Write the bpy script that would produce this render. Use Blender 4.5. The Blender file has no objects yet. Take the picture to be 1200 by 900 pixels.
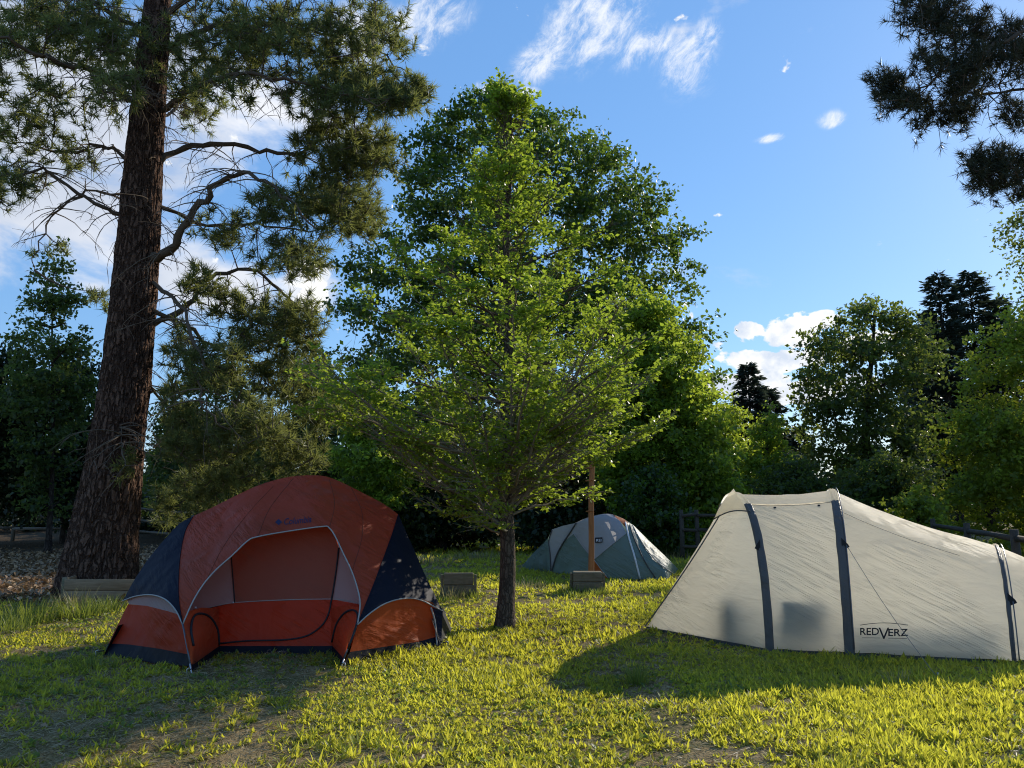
import bpy, math, random
import numpy as np
from mathutils import Vector, noise
from mathutils.geometry import delaunay_2d_cdt
from mathutils.bvhtree import BVHTree

rng = np.random.default_rng(7)
random.seed(7)
R = math.radians
SC = bpy.context.scene
COL = SC.collection

# ------------------------------------------------------------------ camera model
F = 907.0; PITCH = R(8.8); EYE = 1.6
cp, sp_ = math.cos(PITCH), math.sin(PITCH)
def P(px, py, Y):
    "world point seen at photo pixel (px,py) standing Y metres ahead"
    u = (px - 600) / F; v = (450 - py) / F
    d = (u, cp - v * sp_, sp_ + v * cp); k = Y / d[1]
    return Vector((d[0] * k, Y, EYE + d[2] * k))
def G(px, py, z=0.0):
    u = (px - 600) / F; v = (450 - py) / F
    d = (u, cp - v * sp_, sp_ + v * cp); k = (z - EYE) / d[2]
    return Vector((d[0] * k, d[1] * k, z))
def pxm(Y): return Y / F            # metres per photo pixel at distance Y

cam = bpy.data.cameras.new('camera'); co = bpy.data.objects.new('camera', cam); COL.objects.link(co)
co.location = (0, 0, EYE); co.rotation_euler = (math.pi / 2 + PITCH, 0, 0)
cam.sensor_width = 36; cam.lens = 36 * F / 1200; cam.clip_end = 3000; cam.clip_start = 0.05
SC.camera = co
SC.view_settings.view_transform = 'Standard'; SC.view_settings.look = 'None'
SC.cycles.filter_width = 1.1; SC.cycles.use_denoising = True; SC.cycles.denoising_prefilter = 'NONE'; SC.cycles.max_bounces = 8; SC.cycles.diffuse_bounces = 7; SC.cycles.sample_clamp_indirect = 4; SC.cycles.transmission_bounces = 5; SC.cycles.glossy_bounces = 2
SC.view_settings.exposure = 0; SC.view_settings.gamma = 1

# ------------------------------------------------------------------ light
AZ, EL = R(43), R(25.5)
S = Vector((math.sin(AZ) * math.cos(EL), math.cos(AZ) * math.cos(EL), math.sin(EL)))
sl = bpy.data.lights.new('sun', 'SUN'); so = bpy.data.objects.new('sun', sl); COL.objects.link(so)
sl.energy = 5.0; sl.angle = R(0.6); sl.color = (1, 0.91, 0.76)
so.rotation_euler = S.to_track_quat('Z', 'Y').to_euler(); so.location = (20, 20, 20)

# ------------------------------------------------------------------ node helpers
class NT:
    def __init__(s, tree): s.t = tree; s.n = tree.nodes; s.l = tree.links
    def new(s, typ, **kw):
        nd = s.n.new(typ)
        for k, v in kw.items(): setattr(nd, k, v)
        return nd
    def put(s, sock, v):
        if v is None: return
        if hasattr(v, 'is_linked'): s.l.new(v, sock)
        elif isinstance(v, (tuple, list)) and len(v) == 3 and sock.type == 'RGBA': sock.default_value = (*v, 1)
        else: sock.default_value = v
    def math(s, op, a, b=None, c=None, clamp=False):
        nd = s.new('ShaderNodeMath', operation=op, use_clamp=clamp)
        s.put(nd.inputs[0], a); s.put(nd.inputs[1], b)
        if c is not None: s.put(nd.inputs[2], c)
        return nd.outputs[0]
    def vmath(s, op, a, b=None, out=0):
        nd = s.new('ShaderNodeVectorMath', operation=op)
        s.put(nd.inputs[0], a); s.put(nd.inputs[1], b)
        return nd.outputs[out]
    def noise(s, vec, scale, detail=3, rough=.55, dist=0, out='Fac'):
        nd = s.new('ShaderNodeTexNoise'); s.put(nd.inputs['Vector'], vec)
        nd.inputs['Scale'].default_value = scale; nd.inputs['Detail'].default_value = detail
        nd.inputs['Roughness'].default_value = rough; nd.inputs['Distortion'].default_value = dist
        return nd.outputs[out]
    def maprange(s, v, a, b, c=0., d=1., smooth=False):
        nd = s.new('ShaderNodeMapRange')
        if smooth: nd.interpolation_type = 'SMOOTHSTEP'
        s.put(nd.inputs[0], v)
        for i, x in enumerate((a, b, c, d)): nd.inputs[i + 1].default_value = x
        return nd.outputs[0]
    def mix(s, f, a, b, typ='MIX'):
        nd = s.new('ShaderNodeMix', data_type='RGBA', blend_type=typ)
        s.put(nd.inputs[0], f); s.put(nd.inputs[6], a); s.put(nd.inputs[7], b)
        return nd.outputs[2]
    def mapping(s, vec, scale=(1, 1, 1), rot=(0, 0, 0), loc=(0, 0, 0)):
        nd = s.new('ShaderNodeMapping'); s.put(nd.inputs[0], vec)
        nd.inputs['Scale'].default_value = scale; nd.inputs['Rotation'].default_value = rot
        nd.inputs['Location'].default_value = loc
        return nd.outputs[0]
    def bump(s, h, strength, dist=.02):
        nd = s.new('ShaderNodeBump'); nd.inputs['Strength'].default_value = strength
        nd.inputs['Distance'].default_value = dist; s.put(nd.inputs['Height'], h)
        return nd.outputs[0]

def mat(name):
    m = bpy.data.materials.new(name); m.use_nodes = True; m.node_tree.nodes.clear()
    t = NT(m.node_tree); o = t.new('ShaderNodeOutputMaterial')
    return m, t, o
def principled(t, o, base, rough=.8, normal=None, spec=.3, metal=0):
    b = t.new('ShaderNodeBsdfPrincipled'); t.put(b.inputs['Base Color'], base); t.put(b.inputs['Roughness'], rough)
    b.inputs['Specular IOR Level'].default_value = spec; b.inputs['Metallic'].default_value = metal
    if normal is not None: t.put(b.inputs['Normal'], normal)
    if o is not None: t.l.new(b.outputs[0], o.inputs[0])
    return b

def m_leaf(name, dark, light, trans, tfac=.45, gloss=.25, rough=.45):
    m, t, o = mat(name)
    a = t.new('ShaderNodeAttribute', attribute_name='rnd')
    c = t.mix(a.outputs['Fac'], dark, light)
    c2 = t.mix(a.outputs['Fac'], tuple(x * .7 for x in trans), trans)
    b = principled(t, None, c, rough, spec=gloss)
    tr = t.new('ShaderNodeBsdfTranslucent'); t.put(tr.inputs[0], c2)
    mx = t.new('ShaderNodeMixShader'); mx.inputs[0].default_value = tfac
    t.l.new(b.outputs[0], mx.inputs[1]); t.l.new(tr.outputs[0], mx.inputs[2]); t.l.new(mx.outputs[0], o.inputs[0])
    return m
def m_bark(name, c1, c2, sc=(1, 1, .25), vs=9, strength=.9, dist=.05, patch=None):
    m, t, o = mat(name)
    tc = t.new('ShaderNodeTexCoord').outputs['Object']
    w = t.noise(tc, 5, 3, out='Color')
    v = t.mapping(tc, sc)
    v = t.vmath('ADD', v, t.vmath('SCALE', w, None)) if False else t.mix(.12, v, w)
    vo = t.new('ShaderNodeTexVoronoi', feature='DISTANCE_TO_EDGE'); t.put(vo.inputs['Vector'], v); vo.inputs['Scale'].default_value = vs
    e = t.maprange(vo.outputs['Distance'], 0, .22, 0, 1, True)
    n = t.noise(tc, 38, 4, .65); n2 = t.noise(tc, 2.2, 2)
    c = t.mix(e, tuple(x * .25 for x in c1), t.mix(n2, c1, c2))
    c = t.mix(t.maprange(n, .3, .75), c, tuple(x * .55 for x in c1), 'MIX')
    h = t.math('ADD', e, t.math('MULTIPLY', n, .5))
    principled(t, o, c, .9, t.bump(h, strength, dist), .15)
    return m
def m_fabric(name, c, trans=.3, *a_, see=0, **k_):
    m = m_fabric0(name, c, trans, *a_, **k_)
    if see:
        t = NT(m.node_tree); o = [n for n in t.n if n.type == 'OUTPUT_MATERIAL'][0]; src = o.inputs[0].links[0].from_socket
        tp = t.new('ShaderNodeBsdfTransparent'); mx = t.new('ShaderNodeMixShader'); mx.inputs[0].default_value = see
        t.put(tp.inputs[0], k_.get('tcol') or (a_[0] if a_ and a_[0] else c)); t.l.new(src, mx.inputs[1]); t.l.new(tp.outputs[0], mx.inputs[2]); t.l.new(mx.outputs[0], o.inputs[0])
    return m
def m_fabric0(name, c, trans=.3, *a, fold=.5, **k):
    return m_fabric1(name, c, trans, *a, fold=fold, **k)
def m_fabric1(name, c, trans=.3, tcol=None, rough=.55, wr=.35, sheen=.25, stretch=(1, 1, 1), rot=(0, 0, 0), scale=5, dirt=None, fold=.5):
    m, t, o = mat(name)
    tc = t.new('ShaderNodeTexCoord').outputs['Object']
    v = t.mapping(tc, stretch, rot)
    n1 = t.noise(v, scale, 3, .5, .25); n2 = t.noise(tc, 1.1, 2); n3 = t.noise(tc, 160, 1)
    mpf = t.new('ShaderNodeMapping', vector_type='TEXTURE'); t.put(mpf.inputs[0], tc)
    mpf.inputs['Rotation'].default_value = (0, fold, 0); mpf.inputs['Scale'].default_value = (1.0, .5, .11)
    nf = t.noise(mpf.outputs[0], 1.6, 3, .55, .3)
    msk = t.maprange(t.noise(tc, 1.7, 2), .40, .62, .1, 1, True)
    h = t.math('ADD', t.math('MULTIPLY', n1, .8), t.math('MULTIPLY', n3, .006))
    h = t.math('ADD', h, t.math('MULTIPLY', t.math('MULTIPLY', nf, msk), 1.8))
    base = t.mix(t.maprange(n2, .3, .7), tuple(x * .9 for x in c), tuple(min(1, x * 1.08) for x in c))
    if dirt is not None:
        z = t.new('ShaderNodeSeparateXYZ'); t.put(z.inputs[0], tc)
        zz = t.math('ADD', z.outputs[2], t.math('MULTIPLY', t.noise(tc, 6, 4), .18))
        base = t.mix(t.maprange(zz, .05, dirt[0], .75, 0), base, dirt[1])  # base colour turns darker and browner towards the bottom edge
    nm = t.bump(h, wr, .035)
    b = principled(t, None, base, rough, nm, sheen)
    tr = t.new('ShaderNodeBsdfTranslucent'); t.put(tr.inputs[0], tcol or c); t.put(tr.inputs[1], nm)
    mx = t.new('ShaderNodeMixShader'); mx.inputs[0].default_value = trans
    t.l.new(b.outputs[0], mx.inputs[1]); t.l.new(tr.outputs[0], mx.inputs[2]); t.l.new(mx.outputs[0], o.inputs[0])
    return m
def m_plain(name, c, rough=.7, spec=.3, metal=0, n=.25, ns=20, bs=.15):
    m, t, o = mat(name)
    tc = t.new('ShaderNodeTexCoord').outputs['Object']
    nn = t.noise(tc, ns, 4, .6)
    base = t.mix(nn, tuple(x * (1 - n) for x in c), tuple(min(1, x * (1 + n)) for x in c))
    principled(t, o, base, rough, t.bump(nn, bs, .01), spec, metal)
    return m
def m_wood(name, c1, c2, rot=(0, 0, 0), stretch=(.08, 1, 1), scale=26, moss=None):
    m, t, o = mat(name)
    tc = t.new('ShaderNodeTexCoord').outputs['Object']
    v = t.mapping(tc, stretch, rot)
    n1 = t.noise(v, scale, 5, .65, .8); n2 = t.noise(tc, 3, 3)
    c = t.mix(t.maprange(n1, .3, .7), c1, c2); c = t.mix(t.math('MULTIPLY', n2, .5), c, tuple(x * .5 for x in c1))
    if moss:
        c = t.mix(t.maprange(t.noise(tc, 7, 4), .5, .7, 0, .6), c, moss)
    principled(t, o, c, .88, t.bump(n1, .6, .012), .2)
    return m

# ------------------------------------------------------------------ object helpers
def link(o, parent=None):
    COL.objects.link(o)
    if parent is not None: o.parent = parent
    return o
def tag(o, label=None, cat=None, group=None, kind=None):
    if label: o['label'] = label
    if cat: o['category'] = cat
    if group: o['group'] = group
    if kind: o['kind'] = kind
    return o
def thing(name, loc, label, cat, group=None):
    o = bpy.data.objects.new(name, None); link(o); o.location = loc; o.empty_display_size = .2
    o['_loc'] = tuple(loc)
    del o['_loc']
    return tag(o, label, cat, group)
def raw_mesh(name, V, Fc, k, m, parent=None, rnd=None, smooth=False, loc=None):
    """V (n,3) world coords, Fc (f,k) faces with k corners. parent offset removed."""
    V = np.asarray(V, dtype=np.float32); Fc = np.asarray(Fc, dtype=np.int32)
    if parent is not None and loc is None: loc = parent_world(parent)
    if loc is not None: V = V - np.array(loc, dtype=np.float32)
    me = bpy.data.meshes.new(name)
    me.vertices.add(len(V)); me.vertices.foreach_set('co', V.ravel())
    me.loops.add(Fc.size); me.loops.foreach_set('vertex_index', Fc.ravel())
    me.polygons.add(len(Fc)); me.polygons.foreach_set('loop_start', np.arange(0, Fc.size, k, dtype=np.int32))
    if smooth: me.polygons.foreach_set('use_smooth', np.ones(len(Fc), dtype=bool))
    if rnd is not None:
        a = me.attributes.new('rnd', 'FLOAT', 'FACE'); a.data.foreach_set('value', np.asarray(rnd, dtype=np.float32))
    me.update(calc_edges=True)
    me.materials.append(m)
    o = bpy.data.objects.new(name, me); link(o, parent)
    if parent is None and loc is not None: o.location = loc
    return o
def parent_world(p):
    v = Vector((0, 0, 0))
    while p is not None: v = v + p.location; p = p.parent
    return v
class MB:
    "collects faces of mixed size, builds one mesh"
    def __init__(s): s.v = []; s.f = []
    def add(s, V, Fs):
        b = len(s.v); s.v += [tuple(x) for x in V]; s.f += [tuple(i + b for i in f) for f in Fs]
    def grid(s, rows, close=False, cap=False):
        n = len(rows[0]); b = len(s.v)
        for r in rows: s.v += [tuple(x) for x in r]
        for i in range(len(rows) - 1):
            for j in range(n if close else n - 1):
                j2 = (j + 1) % n
                s.f.append((b + i * n + j, b + i * n + j2, b + (i + 1) * n + j2, b + (i + 1) * n + j))
        if cap:
            s.f.append(tuple(b + j for j in range(n))[::-1]); s.f.append(tuple(b + (len(rows) - 1) * n + j for j in range(n)))
    def tube(s, pts, rad, n=6, cap=True):
        pts = [Vector(p) for p in pts]
        if not hasattr(rad, '__len__'): rad = [rad] * len(pts)
        rows = []
        T = None; u = None
        for i, p in enumerate(pts):
            a = pts[max(i - 1, 0)]; c = pts[min(i + 1, len(pts) - 1)]
            T = (c - a).normalized()
            if u is None:
                u = T.cross(Vector((0, 0, 1)) if abs(T.z) < .9 else Vector((1, 0, 0))).normalized()
            else:
                u = (u - T * u.dot(T)).normalized()
            w = T.cross(u)
            rows.append([p + (u * math.cos(2 * math.pi * k / n) + w * math.sin(2 * math.pi * k / n)) * rad[i] for k in range(n)])
        s.grid(rows, True, cap)
    def box(s, c, size, rz=0, bev=0, tilt=0):
        from mathutils import Matrix
        M = Matrix.Translation(c) @ Matrix.Rotation(rz, 4, 'Z') @ Matrix.Rotation(tilt, 4, 'Y')
        x, y, z = (q / 2 for q in size); b = bev
        ring = lambda zz, i: [(-x + i, -y + b), (-x + b, -y + i), (x - b, -y + i), (x - i, -y + b), (x - i, y - b), (x - b, y - i), (-x + b, y - i), (-x + i, y - b)]
        if b:
            rows = []
            for zz, ins in ((-z, b), (-z + b, 0), (z - b, 0), (z, b)):
                q = ring(zz, 0); f = 1
                rows.append([M @ Vector((a[0] * (1 - ins / x), a[1] * (1 - ins / y), zz)) for a in q])
            s.grid(rows, True, True)
        else:
            V = [M @ Vector((i * x, j * y, k * z)) for k in (-1, 1) for i, j in ((-1, -1), (1, -1), (1, 1), (-1, 1))]
            s.add(V, [(3, 2, 1, 0), (4, 5, 6, 7), (0, 1, 5, 4), (1, 2, 6, 5), (2, 3, 7, 6), (3, 0, 4, 7)])
    def build(s, name, m, parent=None, smooth=True, loc=None, solid=0):
        if parent is not None and loc is None: loc = parent_world(parent)
        off = Vector(loc) if loc is not None else Vector((0, 0, 0))
        me = bpy.data.meshes.new(name)
        me.from_pydata([(x - off.x, y - off.y, z - off.z) for x, y, z in s.v], [], s.f)
        me.materials.append(m)
        if smooth: me.polygons.foreach_set('use_smooth', [True] * len(me.polygons))
        me.update()
        o = bpy.data.objects.new(name, me); link(o, parent)
        if parent is None and loc is not None: o.location = loc
        return o

def smoothcurve(pts, n=6):
    "catmull-rom through tuples of any dimension"
    pts = [np.array(p, dtype=float) for p in pts]; out = []
    for i in range(len(pts) - 1):
        p0 = pts[i - 1] if i else 2 * pts[0] - pts[1]; p1 = pts[i]; p2 = pts[i + 1]
        p3 = pts[i + 2] if i + 2 < len(pts) else 2 * pts[-1] - pts[-2]
        for k in range(n):
            t = k / n
            out.append(.5 * ((2 * p1) + (-p0 + p2) * t + (2 * p0 - 5 * p1 + 4 * p2 - p3) * t * t + (-p0 + 3 * p1 - 3 * p2 + p3) * t ** 3))
    out.append(pts[-1]); return out

def unit(a): return a / np.maximum(np.linalg.norm(a, axis=-1, keepdims=True), 1e-9)
def leaves(name, C, A, N, L, W, m, parent, rnd=None, fold=.25, loc=None):
    n = len(C)
    A = unit(A); B = unit(np.cross(N, A)); N = np.cross(A, B)
    L = np.broadcast_to(np.asarray(L, float), (n,))[:, None]; W = np.broadcast_to(np.asarray(W, float), (n,))[:, None]
    V = np.empty((n, 4, 3)); V[:, 0] = C
    V[:, 1] = C + A * L * .45 + B * W * .5 + N * W * fold
    V[:, 2] = C + A * L
    V[:, 3] = C + A * L * .45 - B * W * .5 + N * W * fold
    i = np.arange(n)[:, None] * 4
    Fc = np.stack([np.concatenate([i, i + 1, i + 2], 1), np.concatenate([i, i + 2, i + 3], 1)], 1).reshape(-1, 3)
    if rnd is None: rnd = rng.random(n)
    return raw_mesh(name, V.reshape(-1, 3), Fc, 3, m, parent, np.repeat(rnd, 2), loc=loc)
def needles(name, C, A, L, W, m, parent, rnd, loc=None):
    n = len(C); A = unit(A); B = unit(np.cross(A, rng.normal(size=(n, 3))))
    L = np.broadcast_to(np.asarray(L, float), (n,))[:, None]
    V = np.empty((n, 3, 3)); V[:, 0] = C + B * W * .5; V[:, 1] = C - B * W * .5; V[:, 2] = C + A * L
    V[:, 2, 2] -= (L[:, 0] * .06)
    Fc = np.arange(n * 3).reshape(-1, 3)
    return raw_mesh(name, V.reshape(-1, 3), Fc, 3, m, parent, rnd, loc=loc)

# ------------------------------------------------------------------ materials
M = {}
M['bark_pine'] = m_bark('pine_bark', (.15, .085, .058), (.25, .155, .11), (1, 1, .26), 13, 1.0, .05)
M['bark'] = m_bark('grey_bark', (.12, .085, .06), (.19, .14, .10), (1, 1, .25), 26, .7, .012)
M['bark_dark'] = m_bark('dark_bark', (.055, .042, .034), (.09, .07, .055), (1, 1, .3), 10, .7, .03)
M['twig'] = m_plain('twig_bark', (.10, .075, .055), .9, .1)
M['twig_pale'] = m_plain('pale_twig_bark', (.20, .165, .12), .9, .1)
M['birch'] = m_plain('pale_bark', (.30, .27, .22), .85, .15, n=.5)
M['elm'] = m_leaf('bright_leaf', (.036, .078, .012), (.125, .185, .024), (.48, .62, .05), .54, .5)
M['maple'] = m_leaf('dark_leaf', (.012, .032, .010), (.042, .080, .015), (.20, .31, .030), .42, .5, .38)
M['mid'] = m_leaf('mid_leaf', (.040, .080, .014), (.105, .16, .024), (.54, .68, .06), .54, .35)
M['yellow'] = m_leaf('yellow_green_leaf', (.050, .088, .014), (.125, .165, .024), (.52, .60, .055), .54, .35)
M['olive'] = m_leaf('olive_leaf', (.022, .040, .012), (.050, .075, .018), (.25, .32, .05), .48, .35)
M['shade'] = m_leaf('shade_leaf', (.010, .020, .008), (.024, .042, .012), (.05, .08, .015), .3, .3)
M['bush'] = m_leaf('bush_leaf', (.020, .042, .014), (.052, .082, .024), (.24, .32, .06), .46, .35)
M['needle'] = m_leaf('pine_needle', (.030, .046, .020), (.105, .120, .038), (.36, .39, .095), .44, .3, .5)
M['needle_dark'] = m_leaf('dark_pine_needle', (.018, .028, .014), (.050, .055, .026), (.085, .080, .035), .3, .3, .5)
M['fir'] = m_leaf('fir_needle', (.012, .024, .018), (.034, .050, .034), (.08, .11, .065), .3, .3, .5)
M['dead'] = m_plain('dead_twig', (.15, .115, .085), .9, .1)

# ------------------------------------------------------------------ numpy value noise
_g = rng.random((256, 256))
def vnoise(x, y, s):
    x = x * s + 1000; y = y * s + 1000
    i = np.floor(x).astype(int); j = np.floor(y).astype(int); fx = x - i; fy = y - j
    fx = fx * fx * (3 - 2 * fx); fy = fy * fy * (3 - 2 * fy)
    g = lambda a, b: _g[a % 256, b % 256]
    return (g(i, j) * (1 - fx) + g(i + 1, j) * fx) * (1 - fy) + (g(i, j + 1) * (1 - fx) + g(i + 1, j + 1) * fx) * fy
def ground_h(x, y):
    x = np.asarray(x, float); y = np.asarray(y, float)
    return (vnoise(x, y, 1.3) - .5) * .05 + (vnoise(x + 9, y, 4.5) - .5) * .022 - .012

# ------------------------------------------------------------------ sky
def make_world():
    w = bpy.data.worlds.new('World'); SC.world = w; w.use_nodes = True
    t = NT(w.node_tree); t.n.clear()
    out = t.new('ShaderNodeOutputWorld'); bg = t.new('ShaderNodeBackground')
    sky = t.new('ShaderNodeTexSky', sky_type='NISHITA'); sky.sun_disc = False
    sky.sun_elevation = EL; sky.sun_rotation = AZ
    sky.altitude = 600; sky.air_density = 1.25; sky.dust_density = .25; sky.ozone_density = 2.5
    D = t.new('ShaderNodeTexCoord').outputs['Generated']
    sx = t.new('ShaderNodeSeparateXYZ'); t.put(sx.inputs[0], D)
    az = t.math('ARCTAN2', sx.outputs[0], sx.outputs[1]); el = t.math('ARCSINE', sx.outputs[2])
    cb = t.new('ShaderNodeCombineXYZ'); t.put(cb.inputs[0], az); t.put(cb.inputs[1], el)
    ae = cb.outputs[0]
    def blob(px, py, rx, ry, rot=0):
        v = P(px, py, 100) - Vector((0, 0, EYE)); v.normalize()
        a, e = math.atan2(v.x, v.y), math.asin(v.z)
        mp = t.new('ShaderNodeMapping', vector_type='TEXTURE'); t.put(mp.inputs[0], ae)
        mp.inputs['Location'].default_value = (a, e, 0); mp.inputs['Rotation'].default_value = (0, 0, rot)
        mp.inputs['Scale'].default_value = (rx / F, ry / F, 1)
        l = t.vmath('LENGTH', mp.outputs[0], out=1)
        return t.maprange(l, 0, 1, 1, 0, True)
    def union(bl):
        r = bl[0]
        for b in bl[1:]: r = t.math('MAXIMUM', r, b)
        return r
    # thin wisps
    mpw = t.new('ShaderNodeMapping', vector_type='TEXTURE'); t.put(mpw.inputs[0], ae)
    mpw.inputs['Rotation'].default_value = (0, 0, .75); mpw.inputs['Scale'].default_value = (1 / 13, 1 / 23, 1)
    wn = t.noise(mpw.outputs[0], 1.5, 12, .74, .45)
    wm = union([blob(695, 25, 125, 72, .35), blob(640, 62, 90, 40, .6), blob(757, 55, 75, 34, .3), blob(830, 38, 28, 34, -.3),
                blob(975, 140, 26, 16), blob(905, 162, 30, 8), blob(566, 104, 20, 14), blob(500, 25, 95, 45, .3), blob(620, 108, 26, 12), blob(805, 70, 60, 60)])
    wd = t.maprange(t.math('MULTIPLY', t.maprange(wm, 0, .7, 0, 1), t.math('ADD', t.math('MULTIPLY', wm, .50), t.math('MULTIPLY', t.math('SUBTRACT', wn, .44), 4.0))), .05, 1.35, 0, .95, True)
    # big soft cloud bank to the left, behind the pine
    ln = t.noise(t.mapping(D, (1, 1, 2.0)), 4.2, 7, .58, .3)
    lm = union([blob(60, 200, 420, 300), blob(270, 140, 260, 150), blob(0, 320, 260, 110), blob(360, 340, 80, 60), blob(420, 60, 120, 100), blob(250, 330, 160, 60)])
    ld = t.maprange(t.math('ADD', t.math('MULTIPLY', lm, .62), t.math('MULTIPLY', t.math('SUBTRACT', ln, .5), 2.2)), .20, .60, 0, .92, True)
    # cumulus heap low on the right
    cn = t.noise(t.mapping(D, (1, 1, 1.6)), 24, 7, .55, .2)
    cm = union([blob(925, 388, 70, 34, .1), blob(965, 374, 36, 22), blob(880, 390, 40, 24), blob(905, 425, 110, 26), blob(870, 447, 110, 26), blob(1010, 405, 70, 28),
                blob(1075, 392, 40, 16), blob(360, 320, 45, 32), blob(365, 350, 30, 26), blob(940, 460, 130, 30)])
    cd = t.maprange(t.math('ADD', t.math('MULTIPLY', cm, .95), t.math('MULTIPLY', t.math('SUBTRACT', cn, .5), 2.1)), .36, .50, 0, 1, True)
    hs = t.new('ShaderNodeHueSaturation'); t.put(hs.inputs['Color'], sky.outputs[0])
    hs.inputs['Saturation'].default_value = 1.22; hs.inputs['Value'].default_value = 1.22
    c = t.mix(.55, hs.outputs[0], (1.45, 3.0, 6.1))
    c = t.mix(wd, c, (6.6, 6.9, 7.4))
    shade = t.mix(t.maprange(t.noise(D, 6, 4), .35, .65), (4.3, 4.7, 5.5), (6.8, 6.9, 7.2))
    c = t.mix(ld, c, shade)
    cs = t.mix(t.maprange(t.noise(D, 38, 4), .35, .6), (4.9, 5.5, 6.5), (7.6, 7.6, 7.5))
    c = t.mix(cd, c, cs)
    t.put(bg.inputs[0], c); bg.inputs[1].default_value = .145
    t.l.new(bg.outputs[0], out.inputs[0])
make_world()

# ------------------------------------------------------------------ ground
def in_poly(x, y, poly):
    inside = np.zeros(len(x), bool); n = len(poly)
    for i in range(n):
        x1, y1 = poly[i]; x2, y2 = poly[(i + 1) % n]
        c = ((y1 > y) != (y2 > y)) & (x < (x2 - x1) * (y - y1) / ((y2 - y1) or 1e-9) + x1)
        inside ^= c
    return inside
DIRT_EDGE = (-6.6, 11.7)
def dirt_mask(x, y):
    "bare ground behind and left of the pine"
    d = np.clip(((-4.2 - x) + (y - 12.6) * .12) / 1.2, 0, 1) * np.clip((y - 12.2) / .9, 0, 1)
    return d
def make_ground():
    m, t, o = mat('meadow_soil')
    tc = t.new('ShaderNodeTexCoord').outputs['Object']
    n1 = t.noise(tc, .9, 5, .6); n2 = t.noise(tc, 11, 5, .65); n3 = t.noise(tc, 60, 3, .6)
    straw = t.mix(n2, (.20, .135, .062), (.48, .345, .17))
    green = t.mix(n2, (.045, .060, .014), (.12, .135, .035))
    c = t.mix(t.maprange(t.math('ADD', t.math('MULTIPLY', n1, .6), t.math('MULTIPLY', n2, .5)), .48, .68), straw, green)
    c = t.mix(t.maprange(n3, .45, .65, 0, .75), c, (.035, .024, .012)); c = t.mix(t.maprange(t.noise(tc, 2.6, 4, .6), .52, .68, 0, .6), c, (.055, .036, .018))
    h = t.math('ADD', n2, t.math('MULTIPLY', n3, .4))
    principled(t, o, c, .95, t.bump(h, .8, .04), .1)
    xs = np.unique(np.concatenate([np.linspace(-900, -30, 14), np.arange(-30, -12, 1.5), np.arange(-12, 12, .16), np.arange(12, 30, 1.5), np.linspace(30, 900, 14)]))
    ys = np.unique(np.concatenate([np.linspace(-60, 3, 8), np.arange(3, 22, .16), np.arange(22, 60, 1.5), np.linspace(60, 1500, 14)]))
    X, Y = np.meshgrid(xs, ys); Z = ground_h(X, Y) * ((np.abs(X) < 30) & (Y < 60) & (Y > 2))
    V = np.stack([X, Y, Z], -1).reshape(-1, 3); nx = len(xs); ny = len(ys)
    i, j = np.meshgrid(np.arange(nx - 1), np.arange(ny - 1)); b = (j * nx + i).ravel()
    Fc = np.stack([b, b + 1, b + nx + 1, b + nx], 1)
    g = raw_mesh('ground', V, Fc, 4, m, smooth=True); tag(g, kind='structure')
    # bare soil sheet
    m, t, o = mat('bare_dirt')
    tc = t.new('ShaderNodeTexCoord').outputs['Object']
    n1 = t.noise(tc, 1.6, 5, .6); n2 = t.noise(tc, 14, 5, .65)
    far = t.new('ShaderNodeSeparateXYZ'); t.put(far.inputs[0], tc)
    c = t.mix(n2, (.10, .055, .026), (.33, .20, .105))
    c = t.mix(t.maprange(n1, .4, .65), c, (.11, .085, .055))
    c = t.mix(t.maprange(far.outputs[1], 18, 24, 0, .7), c, (.085, .068, .05))
    principled(t, o, c, .95, t.bump(n2, 1, .06), .0)
    xs = np.arange(-32, -3.9, .2); ys = np.arange(12.2, 40, .2)
    X, Y = np.meshgrid(xs, ys); dm = dirt_mask(X + (vnoise(X, Y, 2) - .5) * 1.2, Y + (vnoise(X + 50, Y, 2) - .5) * 1.0)
    Z = ground_h(X, Y) - .02 + .026 * (dm > .3) + dm * (vnoise(X, Y, 3.3) * .03 + np.clip((Y - 24) * .03, 0, .45) * np.clip((-10 - X) / 5, 0, 1))
    V = np.stack([X, Y, Z], -1).reshape(-1, 3); nx = len(xs); ny = len(ys)
    i, j = np.meshgrid(np.arange(nx - 1), np.arange(ny - 1)); b = (j * nx + i).ravel()
    tag(raw_mesh('dirt_ground', V, np.stack([b, b + 1, b + nx + 1, b + nx], 1), 4, m, smooth=True), kind='structure')
make_ground()

TENT_A = [G(122, 768), G(225, 785), G(254, 767), G(388, 764), G(399, 780), G(515, 757), Vector((-1.2, 11.0, 0)), Vector((-4.1, 11.0, 0))]
TENT_A = [(v.x, v.y) for v in TENT_A]
TENT_B = [(v.x, v.y) for v in (G(760, 737), G(903, 763), G(996, 767), G(1189, 777), P(1290, 770, 9.4))] + [(5.9, 10.6), (4.2, 11.3), (2.9, 11.4)]
TENT_C = [(v.x, v.y) for v in (G(611, 666), G(644, 670), G(710, 676), G(782, 678), G(795, 669))] + [(3.4, 18.6), (.8, 18.6)]

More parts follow.
